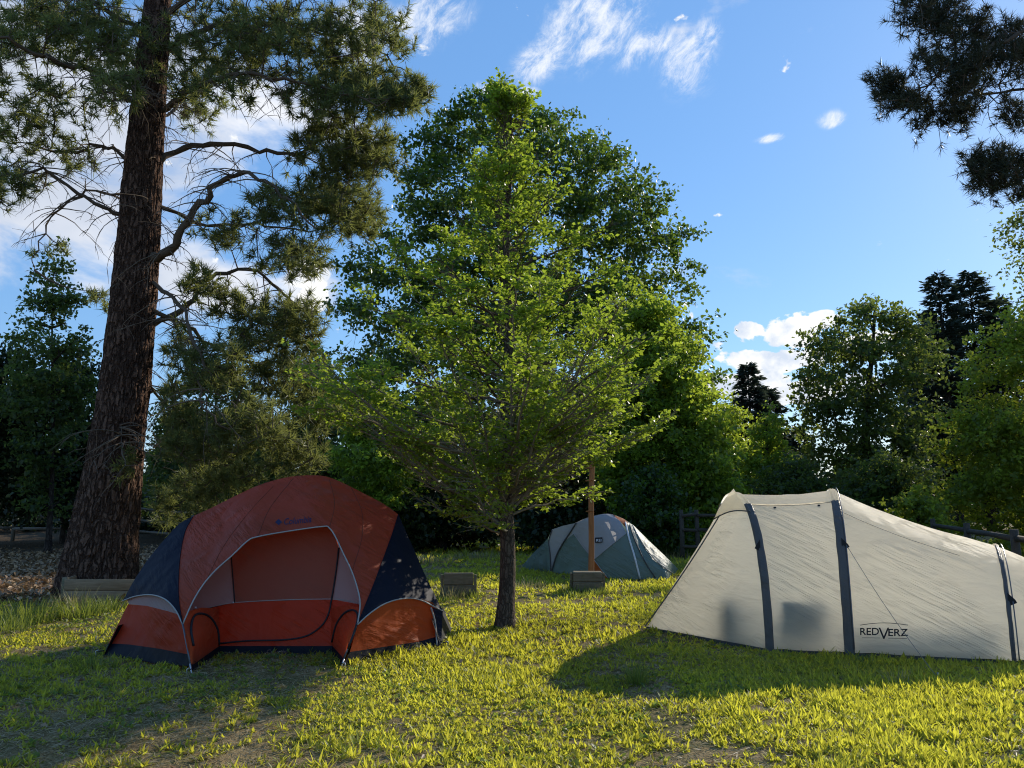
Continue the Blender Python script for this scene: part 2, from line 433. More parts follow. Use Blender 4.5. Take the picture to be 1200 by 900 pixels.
def grass_field():
    lit, strawc = [], []
    m = M['grass'] = m_leaf('grass_blade', (.080, .100, .020), (.27, .29, .050), (.86, .83, .07), .56, .3)
    ms = M['straw'] = m_leaf('dry_straw', (.20, .15, .08), (.48, .39, .23), (.42, .34, .17), .3, .2)
    def scatter(y0, y1, dens, margin=1.6):
        area_n = int(dens * ((y1 - y0) * (.70 * (y0 + y1) + 2 * margin)))
        y = np.sqrt(rng.uniform(y0 ** 2, y1 ** 2, area_n * 1)); x = rng.uniform(-1, 1, area_n) * (.70 * y + margin)
        return x, y
    Cs, As, Ns, Ls, Ws, Rs = [], [], [], [], [], []
    for (y0, y1, dens, k, Lm, Wm, mg) in ((4.2, 8.5, 720, 7, .050, .0165, 1.2), (8.5, 13, 400, 6, .055, .022, 1.4), (13, 20, 150, 6, .070, .03, 1.4), (20, 34, 34, 6, .12, .055, 1.5)):
        x, y = scatter(y0, y1, dens, mg)
        cover = vnoise(x, y, .9) * .45 + vnoise(x + 31, y + 7, 2.7) * .35 + vnoise(x + 3, y + 77, 7.5) * .3
        keep = rng.random(len(x)) < np.clip((cover - .37) * 5.0, .13, 1)
        dry = np.clip((-x - 1.0) / 4, 0, .62)
        keep &= rng.random(len(x)) > dry * (vnoise(x + 5, y + 5, 1.8) > .35)
        keep &= ~in_poly(x, y, TENT_A) & ~in_poly(x, y, TENT_B) & ~in_poly(x, y, TENT_C)
        keep &= rng.random(len(x)) > dirt_mask(x, y) * 1.0
        x, y, cover = x[keep], y[keep], cover[keep]
        n = len(x); z = ground_h(x, y)
        big = rng.random(n) ** 2
        for q in range(k):
            th = rng.uniform(0, 2 * math.pi, n); tilt = rng.uniform(.3, 1.45, n)
            A = np.stack([np.cos(th) * np.sin(tilt), np.sin(th) * np.sin(tilt), np.cos(tilt)], 1)
            jx = rng.normal(0, .014, n); jy = rng.normal(0, .014, n)
            Cs.append(np.stack([x + jx, y + jy, z - .004], 1)); As.append(A)
            Ns.append(np.stack([-np.cos(th) * np.cos(tilt), -np.sin(th) * np.cos(tilt), np.sin(tilt)], 1) + rng.normal(0, .2, (n, 3)))
            Ls.append(Lm * (.55 + 1.0 * big) * rng.uniform(.7, 1.25, n) * (.55 + .9 * vnoise(x + 60, y, .8) + .35 * vnoise(x, y + 33, 3.1))); Ws.append(Wm * rng.uniform(.7, 1.4, n))
            Rs.append(np.clip(vnoise(x, y, 1.1) * .7 + rng.normal(.2, .22, n), 0, 1))
    g = leaves('grass', np.concatenate(Cs), np.concatenate(As), np.concatenate(Ns), np.concatenate(Ls), np.concatenate(Ws), m, None, np.concatenate(Rs), .18)
    tag(g, 'short yellow green meadow grass covering the campsite', 'grass', kind='stuff')
    # dry straw and thatch between the tufts
    Cs, As, Ls, Ws = [], [], [], []
    for (y0, y1, dens, Lm, Wm) in ((4.2, 9, 2100, .06, .0055), (9, 14, 800, .08, .009), (14, 26, 110, .12, .016)):
        x, y = scatter(y0, y1, dens)
        keep = ~in_poly(x, y, TENT_A) & ~in_poly(x, y, TENT_B) & ~in_poly(x, y, TENT_C)
        keep &= rng.random(len(x)) < (.35 + .5 * np.clip(-x / 3, 0, 1))
        x, y = x[keep], y[keep]; n = len(x)
        th = rng.uniform(0, 6.283, n)
        Cs.append(np.stack([x, y, ground_h(x, y) + rng.uniform(.002, .022, n)], 1))
        As.append(np.stack([np.cos(th), np.sin(th), rng.normal(.05, .16, n)], 1)); Ls.append(Lm * rng.uniform(.5, 1.8, n)); Ws.append(np.full(n, Wm))
    C = np.concatenate(Cs)
    s = leaves('dry_grass', C, np.concatenate(As), np.tile([0, 0, 1.], (len(C), 1)) + rng.normal(0, .3, (len(C), 3)), np.concatenate(Ls), np.concatenate(Ws), ms, None, None, .1)
    tag(s, 'dry straw and thatch lying between the grass', 'dry grass', kind='stuff')
    # leaf litter on the bare ground
    n = 44000
    y = rng.uniform(12.3, 34, n); x = rng.uniform(-26, -4, n)
    k = rng.random(n) < dirt_mask(x, y); x, y = x[k], y[k]; n = len(x)
    ml = m_leaf('litter_leaf', (.13, .07, .032), (.48, .32, .18), (.2, .13, .06), .2, .3)
    A = unit(np.stack([rng.normal(size=n), rng.normal(size=n), rng.normal(0, .45, n)], 1))
    tag(leaves('leaf_litter', np.stack([x, y, ground_h(x, y) + .02 + rng.uniform(0, .05, n)], 1), A, np.tile([0, 0, 1.], (n, 1)) + rng.normal(0, .5, (n, 3)),
               rng.uniform(.08, .17, n), rng.uniform(.05, .11, n), ml, None, None, .3), 'brown fallen leaves and bark litter on bare ground', 'leaf litter', kind='stuff')
grass_field()
def clover_and_litter():
    n = 3600; y = np.sqrt(rng.uniform(4.3 ** 2, 14 ** 2, n)); x = rng.uniform(-1, 1, n) * (.7 * y + 1)
    k = (vnoise(x + 17, y + 3, .8) > .52) & ~in_poly(x, y, TENT_A) & ~in_poly(x, y, TENT_B); x, y = x[k], y[k]; n = len(x); K = 7
    th = rng.uniform(0, 6.283, (n, K)); l = rng.uniform(.02, .05, (n, K)); tl = rng.uniform(.5, 1.2, (n, K))
    xx = x[:, None] + rng.normal(0, .02, (n, K)); yy = y[:, None] + rng.normal(0, .02, (n, K))
    C = np.stack([xx, yy, ground_h(xx, yy) + rng.uniform(.004, .03, (n, K))], -1).reshape(-1, 3)
    A = np.stack([np.cos(th) * np.sin(tl), np.sin(th) * np.sin(tl), np.cos(tl)], -1).reshape(-1, 3); m = len(C)
    mc = m_leaf('weed_leaf', (.035, .070, .014), (.12, .17, .035), (.40, .50, .06), .45, .4)
    tag(leaves('ground_weeds', C, A, np.array([0, 0, 1.]) + rng.normal(0, .25, (m, 3)), l.ravel(), l.ravel() * .75, mc, None, None, .12), 'broad leaved low weeds mixed into the lawn', 'weeds', kind='stuff')
    n = 2600; y = np.sqrt(rng.uniform(4.3 ** 2, 18 ** 2, n)); x = rng.uniform(-1, 1, n) * (.7 * y + 1)
    k = (rng.random(n) < np.clip(.35 - x * .12, .15, 1)) & ~in_poly(x, y, TENT_A) & ~in_poly(x, y, TENT_B) & ~in_poly(x, y, TENT_C); x, y = x[k], y[k]; n = len(x)
    A = np.stack([rng.normal(size=n), rng.normal(size=n), rng.normal(0, .3, n)], 1); l = rng.uniform(.025, .065, n)
    ml = m_leaf('fallen_leaf', (.10, .055, .025), (.36, .24, .13), (.3, .18, .08), .25, .3)
    tag(leaves('fallen_leaves', np.stack([x, y, ground_h(x, y) + rng.uniform(.01, .04, n)], 1), A, np.array([0, 0, 1.]) + rng.normal(0, .4, (n, 3)), l, l * .6, ml, None, None, .3), 'small dry brown leaves strewn over the lawn', 'fallen leaves', kind='stuff')
clover_and_litter()

def grass_clump(px, py, h, nb, label, spread=.16, matk='tall', name='grass_clump', cat='grass clump', group=None, hang=.35):
    g = G(px, py); nb = int(nb * 1.9)
    n = nb
    r = rng.random(n) ** .6 * spread; a = rng.uniform(0, 6.283, n)
    x = g.x + r * np.cos(a); y = g.y + r * np.sin(a)
    th = a + rng.normal(0, .6, n); tilt = np.abs(rng.normal(.1, hang, n))
    segs = 4; w0 = .010 * (g.y / 8) ** .6
    L = h * rng.uniform(.55, 1.1, n)
    V = np.empty((n, segs * 2 + 1, 3)); px_, py_, pz_ = x.copy(), y.copy(), ground_h(x, y) - .01
    bx, by = -np.sin(th), np.cos(th)
    for s in range(segs + 1):
        w = w0 * (1 - (s / segs) ** 1.5) * .5
        if s < segs:
            V[:, s * 2] = np.stack([px_ - bx * w, py_ - by * w, pz_], 1); V[:, s * 2 + 1] = np.stack([px_ + bx * w, py_ + by * w, pz_], 1)
        else: V[:, s * 2] = np.stack([px_, py_, pz_], 1)
        px_ = px_ + np.cos(th) * np.sin(tilt) * L / segs; py_ = py_ + np.sin(th) * np.sin(tilt) * L / segs; pz_ = pz_ + np.cos(tilt) * L / segs
        tilt = tilt + hang * .55
    b = (np.arange(n) * (segs * 2 + 1))[:, None]; Fs = []
    for s in range(segs - 1):
        q = s * 2; Fs.append(np.concatenate([b + q, b + q + 1, b + q + 3], 1)); Fs.append(np.concatenate([b + q, b + q + 3, b + q + 2], 1))
    q = (segs - 1) * 2; Fs.append(np.concatenate([b + q, b + q + 1, b + q + 2], 1))
    Fc = np.stack(Fs, 1).reshape(-1, 3)
    o = raw_mesh(name, V.reshape(-1, 3), Fc, 3, M[matk], None, np.repeat(rng.random(n), len(Fs)), loc=(g.x, g.y, 0))
    return tag(o, label, cat, group or 'grass clumps on the campsite')
M['tall'] = m_leaf('tall_grass', (.06, .10, .02), (.17, .21, .05), (.36, .42, .06), .45, .3)
M['seed'] = m_leaf('dry_tall_grass', (.16, .15, .06), (.34, .30, .15), (.4, .36, .15), .4, .3)
CL = [(676, 698, .16, 60, 'low grass tuft before the left half of the post timber block', .22, 'tall'),
      (524, 704, .14, 60, 'low grass tuft before the left end of the middle timber block', .2, 'tall'),
      (592, 741, .07, 70, 'short grass ring at the foot of the slim tree', .2, 'tall'),
      (748, 800, .26, 60, 'tall bright grass clump in the tan tent shadow', .10, 'tall'),
      (30, 728, .42, 190, 'long green grass clump at the left edge of the photo', .38, 'tall'),
      (95, 722, .36, 150, 'long green grass clump in front of the left end of the long board', .34, 'tall'),
      (85, 712, .40, 60, 'pale seeding grass clump against the long board', .3, 'seed'),
      (8, 738, .30, 120, 'spreading grass clump by bare soil edge at far left', .36, 'tall'),
      (128, 716, .30, 90, 'green grass clump between the long board and the orange tent', .28, 'tall'),
      (112, 782, .16, 70, 'low dark grass clump left of the orange tent corner', .24, 'tall'),
      (95, 776, .12, 50, 'small shaded grass tuft left of the orange tent', .15, 'tall'),
      (528, 702, .30, 70, 'dry grass clump in front of the middle timber block', .25, 'seed'),
      (552, 700, .24, 60, 'green grass clump at right foot of the middle timber block', .2, 'tall'),
      (618, 688, .22, 90, 'dry grass clump beside the grey green tent', .4, 'seed'),
      (672, 694, .24, 70, 'green grass clump at left foot of the post timber block', .25, 'tall'),
      (700, 696, .20, 60, 'grass clump in front of the post timber block', .2, 'tall'),
      (1050, 800, .20, 22, 'thin weedy stems standing before the tan tent logo', .12, 'seed'),
      (990, 900, .13, 55, 'fine grass tuft in the right foreground', .16, 'tall'),
      (1012, 778, .15, 28, 'small grass tuft touching the tan tent bottom edge', .1, 'tall'),
      (500, 660, .3, 120, 'dry meadow grass clump behind orange tent right side', .8, 'seed'),
      (560, 655, .3, 120, 'dry meadow grass clump left of the slim tree trunk', .8, 'seed'),
      (780, 655, .45, 90, 'pale meadow grass clump by the rail fence', .7, 'seed'),
      (800, 668, .35, 90, 'weedy grass clump right of the grey green tent', .6, 'tall'),
      (820, 650, .5, 90, 'tall meadow grass clump left of the tan tent ridge', .8, 'tall')]
for c in CL: grass_clump(*c)

# ------------------------------------------------------------------ tube skeleton (fast)
def tubes_obj(name, polys, m, parent, sides=5, loc=None):
    mb = MB()
    for pts, rad in polys: mb.tube(pts, rad, sides, False)
    return mb.build(name, m, parent, True, loc)
def bez(a, b, c, n):
    return [a * (1 - t) ** 2 + b * 2 * t * (1 - t) + c * t * t for t in np.linspace(0, 1, n)]
def wob(pts, amp, keep0=True):
    out = []
    for i, p in enumerate(pts):
        k = amp * (0 if (i == 0 and keep0) else 1)
        out.append(Vector(p) + Vector((random.gauss(0, k), random.gauss(0, k), random.gauss(0, k))))
    return out

# ------------------------------------------------------------------ centre tree
def centre_tree():
    base = G(592, 735); top = P(597, 108, base.y)
    root = thing('leafy_tree', base, 'slim young tree with bright green leaves standing between the orange and tan tents', 'tree')
    H = top.z
    def axis(z):
        f = z / H; return Vector((base.x + (top.x - base.x) * f + .03 * math.sin(z * 2.1), base.y + .05 * math.sin(z * 1.3), z))
    pts = [axis(z) for z in np.linspace(-.05, H - .1, 40)]
    def rad(z):
        return (.105 + .045 * math.exp(-z * 6)) * (1 - z / H) ** .85 + .008
    mb = MB(); rows = []
    for p in pts:
        r = rad(max(p.z, 0)); rows.append([p + Vector((math.cos(a), math.sin(a), 0)) * r * (1 + .13 * noise.noise(Vector((math.cos(a) * 1.5, math.sin(a) * 1.5, p.z * 1.5)))) for a in np.linspace(0, 2 * math.pi, 20, endpoint=False)])
    mb.grid(rows, True, False); mb.build('trunk', M['bark'], root)
    env = [(0, .0), (.14, .5), (.18, 1.0), (.22, 1.5), (.30, 2.15), (.43, 2.3), (.5, 2.15), (.6, 1.75), (.68, 1.4), (.74, 1.05), (.80, .72), (.86, .66), (.92, .34), (.97, .2), (1.0, .06)]
    ex, ey = zip(*env)
    C, A, N, RN = [], [], [], []
    nl = 120; k = 0
    for i in range(nl):
        f = (i + .5) / nl
        low = i < 52
        z0 = random.uniform(1.12, 2.2) if low else 2.0 + (H - 2.3) * ((i - 52) / (nl - 52))
        az = i * 2.39996 + random.uniform(-.4, .4)
        ze = z0 + (random.uniform(.25, 2.5) if low else random.uniform(.7, 1.35) * (1.1 - .55 * f))
        ze = min(ze, H + .04)
        Re = np.interp(ze / H, ex, ey) * (1.0 + .62 * noise.noise(Vector((math.cos(az) * 1.3, math.sin(az) * 1.3, ze * .8)))) * random.uniform(.8, 1.08)
        a = axis(z0); d = Vector((math.cos(az), math.sin(az), 0))
        e = axis(ze) + d * max(Re, .15)
        mid = a * .45 + e * .55 + Vector((0, 0, random.uniform(-.22, .10) * Re))
        L = bez(np.array(a), np.array(mid), np.array(e), 9); L = wob([Vector(p) for p in L], .02)
        r0 = .008 + .008 * Re
        polys = [(L, [r0 * (1 - .85 * j / 8) for j in range(9)])]
        length = (e - a).length; ns = int(5 + length * 7.5)
        tw = []
        for s in range(ns):
            t = .14 + .86 * (s + random.random() * .6) / ns
            j = min(int(t * 8), 7); p = L[j].lerp(L[j + 1], t * 8 - j); dd = (L[j + 1] - L[j]).normalized()
            side = 1 if s % 2 else -1
            lat = dd.cross(Vector((0, 0, 1))).normalized() * side
            sd = (dd * random.uniform(.5, 1.0) + lat * random.uniform(.5, 1.1) + Vector((0, 0, random.uniform(-.2, .75)))).normalized()
            sl_ = random.uniform(.22, .58) * (1.15 - .6 * t) * min(1, .45 + length * .4)
            q = [p + sd * sl_ * u + Vector((0, 0, -.05 * u * u)) for u in (0, .5, 1)]
            polys.append((q, [.006, .004, .002])); tw.append((q, sl_))
            for w in range(3):
                u = random.uniform(.25, .9); pp = q[0].lerp(q[2], u); s2 = -1 if w % 2 else 1
                l2 = sd.cross(Vector((0, 0, 1))).normalized() * s2
                d2 = (sd * .8 + l2 * .8 + Vector((0, 0, random.uniform(-.2, .25)))).normalized(); ll = random.uniform(.08, .24)
                q2 = [pp, pp + d2 * ll * .5, pp + d2 * ll]
                polys.append((q2, [.003, .002, .001])); tw.append((q2, ll))
        tubes_obj('limb', polys, M['twig_pale'] if f < .5 else M['twig'], root, 4)
        for q, ll in tw:
            n = max(4, int(ll * 78))

            qd = np.array((q[2] - q[0]).normalized())
            for u in np.linspace(.15, 1.0, n):
                if random.random() < .18: continue
                C.append(np.array(q[0].lerp(q[2], u))); A.append(qd)
    # leaf vectors
    C = np.array(C); A = np.array(A); n = len(C)
    nz = np.array([noise.noise(Vector(c) * 2.1) for c in C]); kk = rng.random(n) < np.clip(.60 + nz * 3.2, .05, 1) * np.interp(C[:, 2], [1.2, 2.0, 3.4, 7], [.5, .62, .92, 1]); C, A = C[kk], A[kk]; n = len(C)
    C = C + rng.normal(0, .018, (n, 3))
    lat = unit(np.cross(A, [0, 0, 1.])) * np.where(rng.random(n) < .5, -1, 1)[:, None]
    A2 = unit(A * .6 + lat * .8 + rng.normal(0, .35, (n, 3)) + [0, 0, -.1])
    N = np.array([0, 0, .8]) + rng.normal(0, .7, (n, 3))
    hz = np.clip(C[:, 2] / H, 0, 1)
    leaves('crown', C, A2, N, rng.uniform(.045, .085, n), rng.uniform(.032, .054, n), M['elm'], root, np.clip(rng.random(n) * .8 + hz * .3 - .05, 0, 1), .12)
centre_tree()

# ------------------------------------------------------------------ broad background trees
def broad_tree(name, label, cat, px, Y, top_py, env, ncl, nlf, leaf, lmat, bmat, seed, trunk_r=.3, rc=1.0, crown0=.12, squash=.6, depth=1.0, group=None,
               sparse=0., lean=0., dens_in=.25, base_z=0, branch_r=.04, hide_trunk=False, flat=1.0, spray=0.):
    """env: list (photo py, left px, right px) giving the outline of the crown; turned into metres at distance Y"""
    rs = np.random.RandomState(seed); random.seed(seed)
    base = Vector(((px - 600) * pxm(Y) * (1 / cp) * 1.0, Y, base_z))
    base.x = P(px, 590, Y).x
    root = thing(name, base, label, cat, group)
    zs = []; lo = []; hi = []
    for py, l, r in env:
        a = P(l, py, Y); b = P(r, py, Y); zs.append(a.z); lo.append(a.x); hi.append(b.x)
    o = np.argsort(zs); zs = np.array(zs)[o]; lo = np.array(lo)[o]; hi = np.array(hi)[o]
    H = zs[-1]; z0 = zs[0]
    topx = (lo[-1] + hi[-1]) / 2
    # cluster centres
    cc = []
    tries = 0
    while len(cc) < ncl and tries < ncl * 40:
        tries += 1
        z = rs.uniform(z0, H); l = np.interp(z, zs, lo); r = np.interp(z, zs, hi); c = (l + r) / 2; w = (r - l) / 2
        if rs.rand() > (w / (hi - lo).max() * 2) ** 1.2 + .03: continue
        rr = math.sqrt(rs.rand()); rr = 1 - (1 - rr) * (1 - dens_in) if rs.rand() < .7 else rr
        a = rs.uniform(0, 2 * math.pi); w2 = max(w - rc * .75, .05) * rs.uniform(.88, 1.10)
        cc.append((c + w2 * rr * math.cos(a), Y + w2 * depth * rr * math.sin(a), z, a, rr))
    cc = np.array(cc)
    # skeleton
    def axis(z): 
        f = max(0, min(1, z / H)); return Vector((base.x + (topx - base.x) * f ** 1.3 + .25 * trunk_r * math.sin(z * .9 + seed), Y + .3 * trunk_r * math.sin(z * .7), z))
    mb = MB(); zz = np.linspace(base_z - .1, H * .96, 16)
    mb.tube([axis(z) for z in zz], [trunk_r * (1 + .5 * math.exp(-(z - base_z) * 2.5)) * (1 - .93 * ((z - base_z) / H)) for z in zz], 10, False)
    mb.build('trunk', bmat, root)
    polys = []
    zt = np.linspace(base_z + (H - base_z) * crown0, H * .93, 14)
    nodes = np.array([tuple(axis(z)) for z in zt]); order = np.argsort(np.hypot(cc[:, 0] - base.x, cc[:, 1] - Y) + .15 * cc[:, 2])
    nr = np.full(len(nodes), branch_r * 1.6)
    for x, y, z, a, rr in cc[order]:
        e = np.array([x, y, z]); dv = e - nodes; dist = np.linalg.norm(dv, axis=1)
        cost = dist + 1.3 * np.maximum(0, np.hypot(dv[:, 0], dv[:, 1]) * .45 - dv[:, 2])
        k = int(np.argmin(cost)); s_ = nodes[k]; r0 = nr[k] * .8; r1 = max(.3 * r0, .006)
        mid = (s_ + e) / 2 + np.array([0, 0, -.10 * dist[k]]) + rs.normal(0, .05 * dist[k], 3)
        q = bez(s_, mid, e, 6); polys.append(([Vector(p) for p in q], list(np.linspace(r0, r1, 6))))
        nodes = np.vstack([nodes, q[2][None], q[4][None], e[None]]); nr = np.append(nr, [r0 * .75, r0 * .55, r1 * 1.3])
    tubes_obj('branches', polys, bmat, root, 4)
    # leaves
    n = len(cc) * nlf
    ci = np.repeat(np.arange(len(cc)), nlf)
    ctr = cc[ci, :3]
    # each cluster made of a few sprays
    sub = 6; so_ = rs.normal(0, 1, (len(cc), sub, 3)) * [1, 1, squash * flat] * rc * .42
    pick = rs.randint(0, sub, n)
    Cn = ctr + so_[ci, pick] + rs.normal(0, 1, (n, 3)) * [1, 1, .55] * rc * .2
    if spray:
        out = ctr - np.array([base.x, Y, 0]) * 1.0; out[:, 2] = 0; out = unit(out) + [0, 0, .25]
        Cn = Cn + out * (rs.rand(n) ** 2.2 * rs.uniform(.2, 1.6, len(cc))[ci] * spray)[:, None]
    k = rs.rand(n) > sparse
    Cn = Cn[k]; ci = ci[k]; n = len(Cn)
    Cn = Cn[Cn[:, 2] > base_z + .05]; n = len(Cn); ci = ci[:n]
    A = unit(rs.normal(size=(n, 3)) + [0, 0, -.3]); N = np.array([0, 0, .9]) + rs.normal(0, .6, (n, 3))
    rn = np.clip(rs.rand(n) * .6 + rs.rand(len(cc))[ci] * .5 - .05, 0, 1)
    sz = leaf * rs.uniform(.6, 1.25, n)
    leaves('crown', Cn, A, N, sz, sz * .68, lmat, root, rn, .14)
    return root

broad_tree('maple_tree', 'huge dark green round tree towering behind the slim young tree', 'tree', 605, 40, 112,
           [(612, 470, 740), (570, 415, 790), (520, 405, 815), (460, 385, 845), (400, 380, 838), (330, 400, 822), (270, 430, 800), (215, 455, 772), (170, 480, 700), (130, 525, 650), (112, 560, 610)],
           1000, 125, .25, M['maple'], M['bark_dark'], 3, .6, 1.05, .1, dens_in=.45, depth=.6, spray=.7, branch_r=.06)
broad_tree('broadleaf_tree', 'light green spreading tree between the slim young tree and the tan tent peak', 'tree', 800, 26, 345,
           [(640, 700, 850), (600, 690, 865), (560, 690, 880), (520, 680, 870), (470, 690, 856), (420, 700, 840), (380, 712, 800), (345, 730, 770)],
           280, 200, .17, M['mid'], M['bark_dark'], 5, .22, .85, .1, dens_in=.5, depth=.65)
broad_tree('small_tree', 'small rounded yellow green tree in front of the distant fir pair', 'tree', 905, 33, 490,
           [(640, 850, 950), (590, 845, 960), (545, 855, 935), (510, 870, 925), (488, 885, 910)],
           90, 150, .17, M['mid'], M['bark_dark'], 8, .14, .7, .1)
broad_tree('cottonwood_tree', 'tall airy backlit tree with visible forks left of the tall dark firs', 'tree', 1010, 34, 355,
           [(600, 935, 1090), (540, 925, 1100), (480, 918, 1108), (430, 922, 1108), (395, 935, 1098), (370, 965, 1080), (352, 1005, 1045)],
           240, 105, .21, M['olive'], M['bark_dark'], 12, .3, .9, .12, sparse=.1, dens_in=.3, branch_r=.07)
broad_tree('yellow_green_tree', 'sunlit yellow green leafy tree at the right edge above the fence', 'tree', 1215, 24, 330,
           [(640, 1085, 1340), (600, 1060, 1350), (560, 1075, 1350), (500, 1095, 1340), (440, 1118, 1320), (410, 1132, 1310), (385, 1148, 1290), (360, 1172, 1260)],
           230, 170, .15, M['yellow'], M['bark_dark'], 14, .22, .78, .1, dens_in=.5, depth=.6)
broad_tree('poplar_tree', 'tall leafy tree reaching into the photo only at its right edge', 'tree', 1262, 45, 190,
           [(560, 1205, 1330), (450, 1192, 1335), (350, 1178, 1340), (280, 1172, 1330), (240, 1182, 1310), (190, 1215, 1280)],
           150, 110, .27, M['olive'], M['bark_dark'], 15, .35, 1.45, .1, sparse=.1)
broad_tree('slender_tree', 'thin airy tree rising above dark shrubs at the left edge', 'tree', 62, 25, 300,
           [(600, 25, 100), (520, 5, 110), (450, -5, 118), (390, 5, 112), (350, 25, 100), (300, 48, 76)],
           140, 80, .16, M['bush'], M['bark_dark'], 17, .09, .62, .15, sparse=.1)
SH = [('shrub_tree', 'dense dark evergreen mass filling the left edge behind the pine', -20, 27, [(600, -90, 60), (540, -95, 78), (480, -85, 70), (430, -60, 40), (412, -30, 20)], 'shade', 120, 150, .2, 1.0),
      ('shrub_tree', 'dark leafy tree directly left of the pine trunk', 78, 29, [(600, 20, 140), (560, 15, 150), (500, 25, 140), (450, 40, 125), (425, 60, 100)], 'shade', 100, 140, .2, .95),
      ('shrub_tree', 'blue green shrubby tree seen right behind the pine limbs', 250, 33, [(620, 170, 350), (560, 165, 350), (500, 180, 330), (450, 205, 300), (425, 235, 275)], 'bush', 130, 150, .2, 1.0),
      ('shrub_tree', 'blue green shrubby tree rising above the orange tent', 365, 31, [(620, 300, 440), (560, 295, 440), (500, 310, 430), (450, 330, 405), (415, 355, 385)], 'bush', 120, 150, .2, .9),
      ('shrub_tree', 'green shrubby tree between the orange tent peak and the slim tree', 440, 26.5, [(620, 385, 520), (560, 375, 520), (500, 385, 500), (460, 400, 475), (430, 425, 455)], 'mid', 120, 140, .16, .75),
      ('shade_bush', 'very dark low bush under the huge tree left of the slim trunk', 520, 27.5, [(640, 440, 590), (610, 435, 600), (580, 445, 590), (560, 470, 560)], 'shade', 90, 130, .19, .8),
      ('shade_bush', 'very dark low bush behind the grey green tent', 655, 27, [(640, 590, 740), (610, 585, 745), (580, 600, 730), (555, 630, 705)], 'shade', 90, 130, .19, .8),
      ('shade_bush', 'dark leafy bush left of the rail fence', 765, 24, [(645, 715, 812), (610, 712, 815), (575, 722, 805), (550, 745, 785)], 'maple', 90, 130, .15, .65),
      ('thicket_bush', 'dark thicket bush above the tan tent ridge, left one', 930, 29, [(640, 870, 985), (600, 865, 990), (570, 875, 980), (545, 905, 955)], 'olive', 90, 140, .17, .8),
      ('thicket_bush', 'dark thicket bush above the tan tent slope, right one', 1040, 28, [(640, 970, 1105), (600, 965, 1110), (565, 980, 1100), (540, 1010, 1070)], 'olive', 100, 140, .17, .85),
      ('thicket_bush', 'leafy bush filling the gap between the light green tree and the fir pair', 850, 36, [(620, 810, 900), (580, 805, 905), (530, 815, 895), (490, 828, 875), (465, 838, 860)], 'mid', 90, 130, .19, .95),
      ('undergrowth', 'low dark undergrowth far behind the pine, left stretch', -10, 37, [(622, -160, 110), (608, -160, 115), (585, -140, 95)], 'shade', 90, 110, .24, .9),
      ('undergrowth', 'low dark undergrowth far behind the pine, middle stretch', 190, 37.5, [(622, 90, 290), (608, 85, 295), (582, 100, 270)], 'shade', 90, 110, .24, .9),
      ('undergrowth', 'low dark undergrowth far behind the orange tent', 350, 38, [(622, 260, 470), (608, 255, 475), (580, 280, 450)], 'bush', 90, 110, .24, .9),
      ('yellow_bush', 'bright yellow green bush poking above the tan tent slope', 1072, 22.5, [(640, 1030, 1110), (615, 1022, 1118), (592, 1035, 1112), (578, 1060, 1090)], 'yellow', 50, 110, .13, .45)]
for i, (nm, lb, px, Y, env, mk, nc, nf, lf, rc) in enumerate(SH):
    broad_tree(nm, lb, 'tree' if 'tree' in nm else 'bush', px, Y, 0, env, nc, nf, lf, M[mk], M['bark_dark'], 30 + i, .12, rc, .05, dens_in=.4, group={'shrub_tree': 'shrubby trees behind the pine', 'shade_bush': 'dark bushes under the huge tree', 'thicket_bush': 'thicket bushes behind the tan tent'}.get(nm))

def conifer(px, Y, top_py, label, r_px, seed, droop=.25, bare=.12):
    random.seed(seed); rs = np.random.RandomState(seed)
    b = Vector((P(px, 590, Y).x, Y, 0)); top = P(px, top_py, Y); H = top.z; Rm = r_px * 1.25 * pxm(Y)
    root = thing('fir_tree', b, label, 'fir tree', 'dark firs beyond the meadow')
    mb = MB(); mb.tube([b + Vector((0, 0, z)) for z in np.linspace(-.1, H, 12)], [.32 * (1 - .97 * t) for t in np.linspace(0, 1, 12)], 8, False); mb.build('trunk', M['bark_dark'], root)
    polys = []; C = []; A = []; L = []
    nb = int(H * 9)
    for i in range(nb):
        f = (i + random.random()) / nb; z = H * (bare + (1 - bare) * f); rr = Rm * (1 - f) ** .62 * random.uniform(.45, 1.15) + .10
        az = i * 2.4 + random.uniform(-.5, .5); d = Vector((math.cos(az), math.sin(az), 0))
        s = b + Vector((0, 0, z)); e = s + d * rr + Vector((0, 0, rr * random.uniform(-.35, .1) + .25 * f * rr)); mid = s.lerp(e, .5) + Vector((0, 0, rr * .12))
        pl = [Vector(p) for p in bez(np.array(s), np.array(mid), np.array(e), 5)]
        polys.append((pl, [.04, .03, .02, .015, .005]))
        n = int(26 + rr * 44)
        for k in range(n):
            t = (k / n) ** .7; j = min(int(t * 4), 3); p = pl[j].lerp(pl[j + 1], t * 4 - j)
            lat = Vector((-d.y, d.x, 0)) * random.choice((-1, 1))
            dd = (d * .7 + lat * random.uniform(.2, 1) + Vector((0, 0, random.uniform(-.4, .3)))).normalized()
            C.append(p + lat * random.uniform(0, .32) * rr * (1 - t * .6)); A.append(dd)
    tubes_obj('branches', polys, M['bark_dark'], root, 3)
    C = np.array(C) + rs.normal(0, .07, (len(C), 3)); A = np.array(A); n = len(C); s = Y / 50
    leaves('crown', C, A, np.array([0, 0, 1.]) + rs.normal(0, .6, (n, 3)), rs.uniform(.3, .6, n) * s, rs.uniform(.09, .17, n) * s, M['fir'], root, rs.rand(n), .1)
conifer(884, 58, 428, 'distant dark fir, left and taller one of the pair near the cumulus cloud', 36, 1)
conifer(908, 60, 455, 'distant dark fir, right and shorter one of the pair near the cumulus cloud', 36, 2)
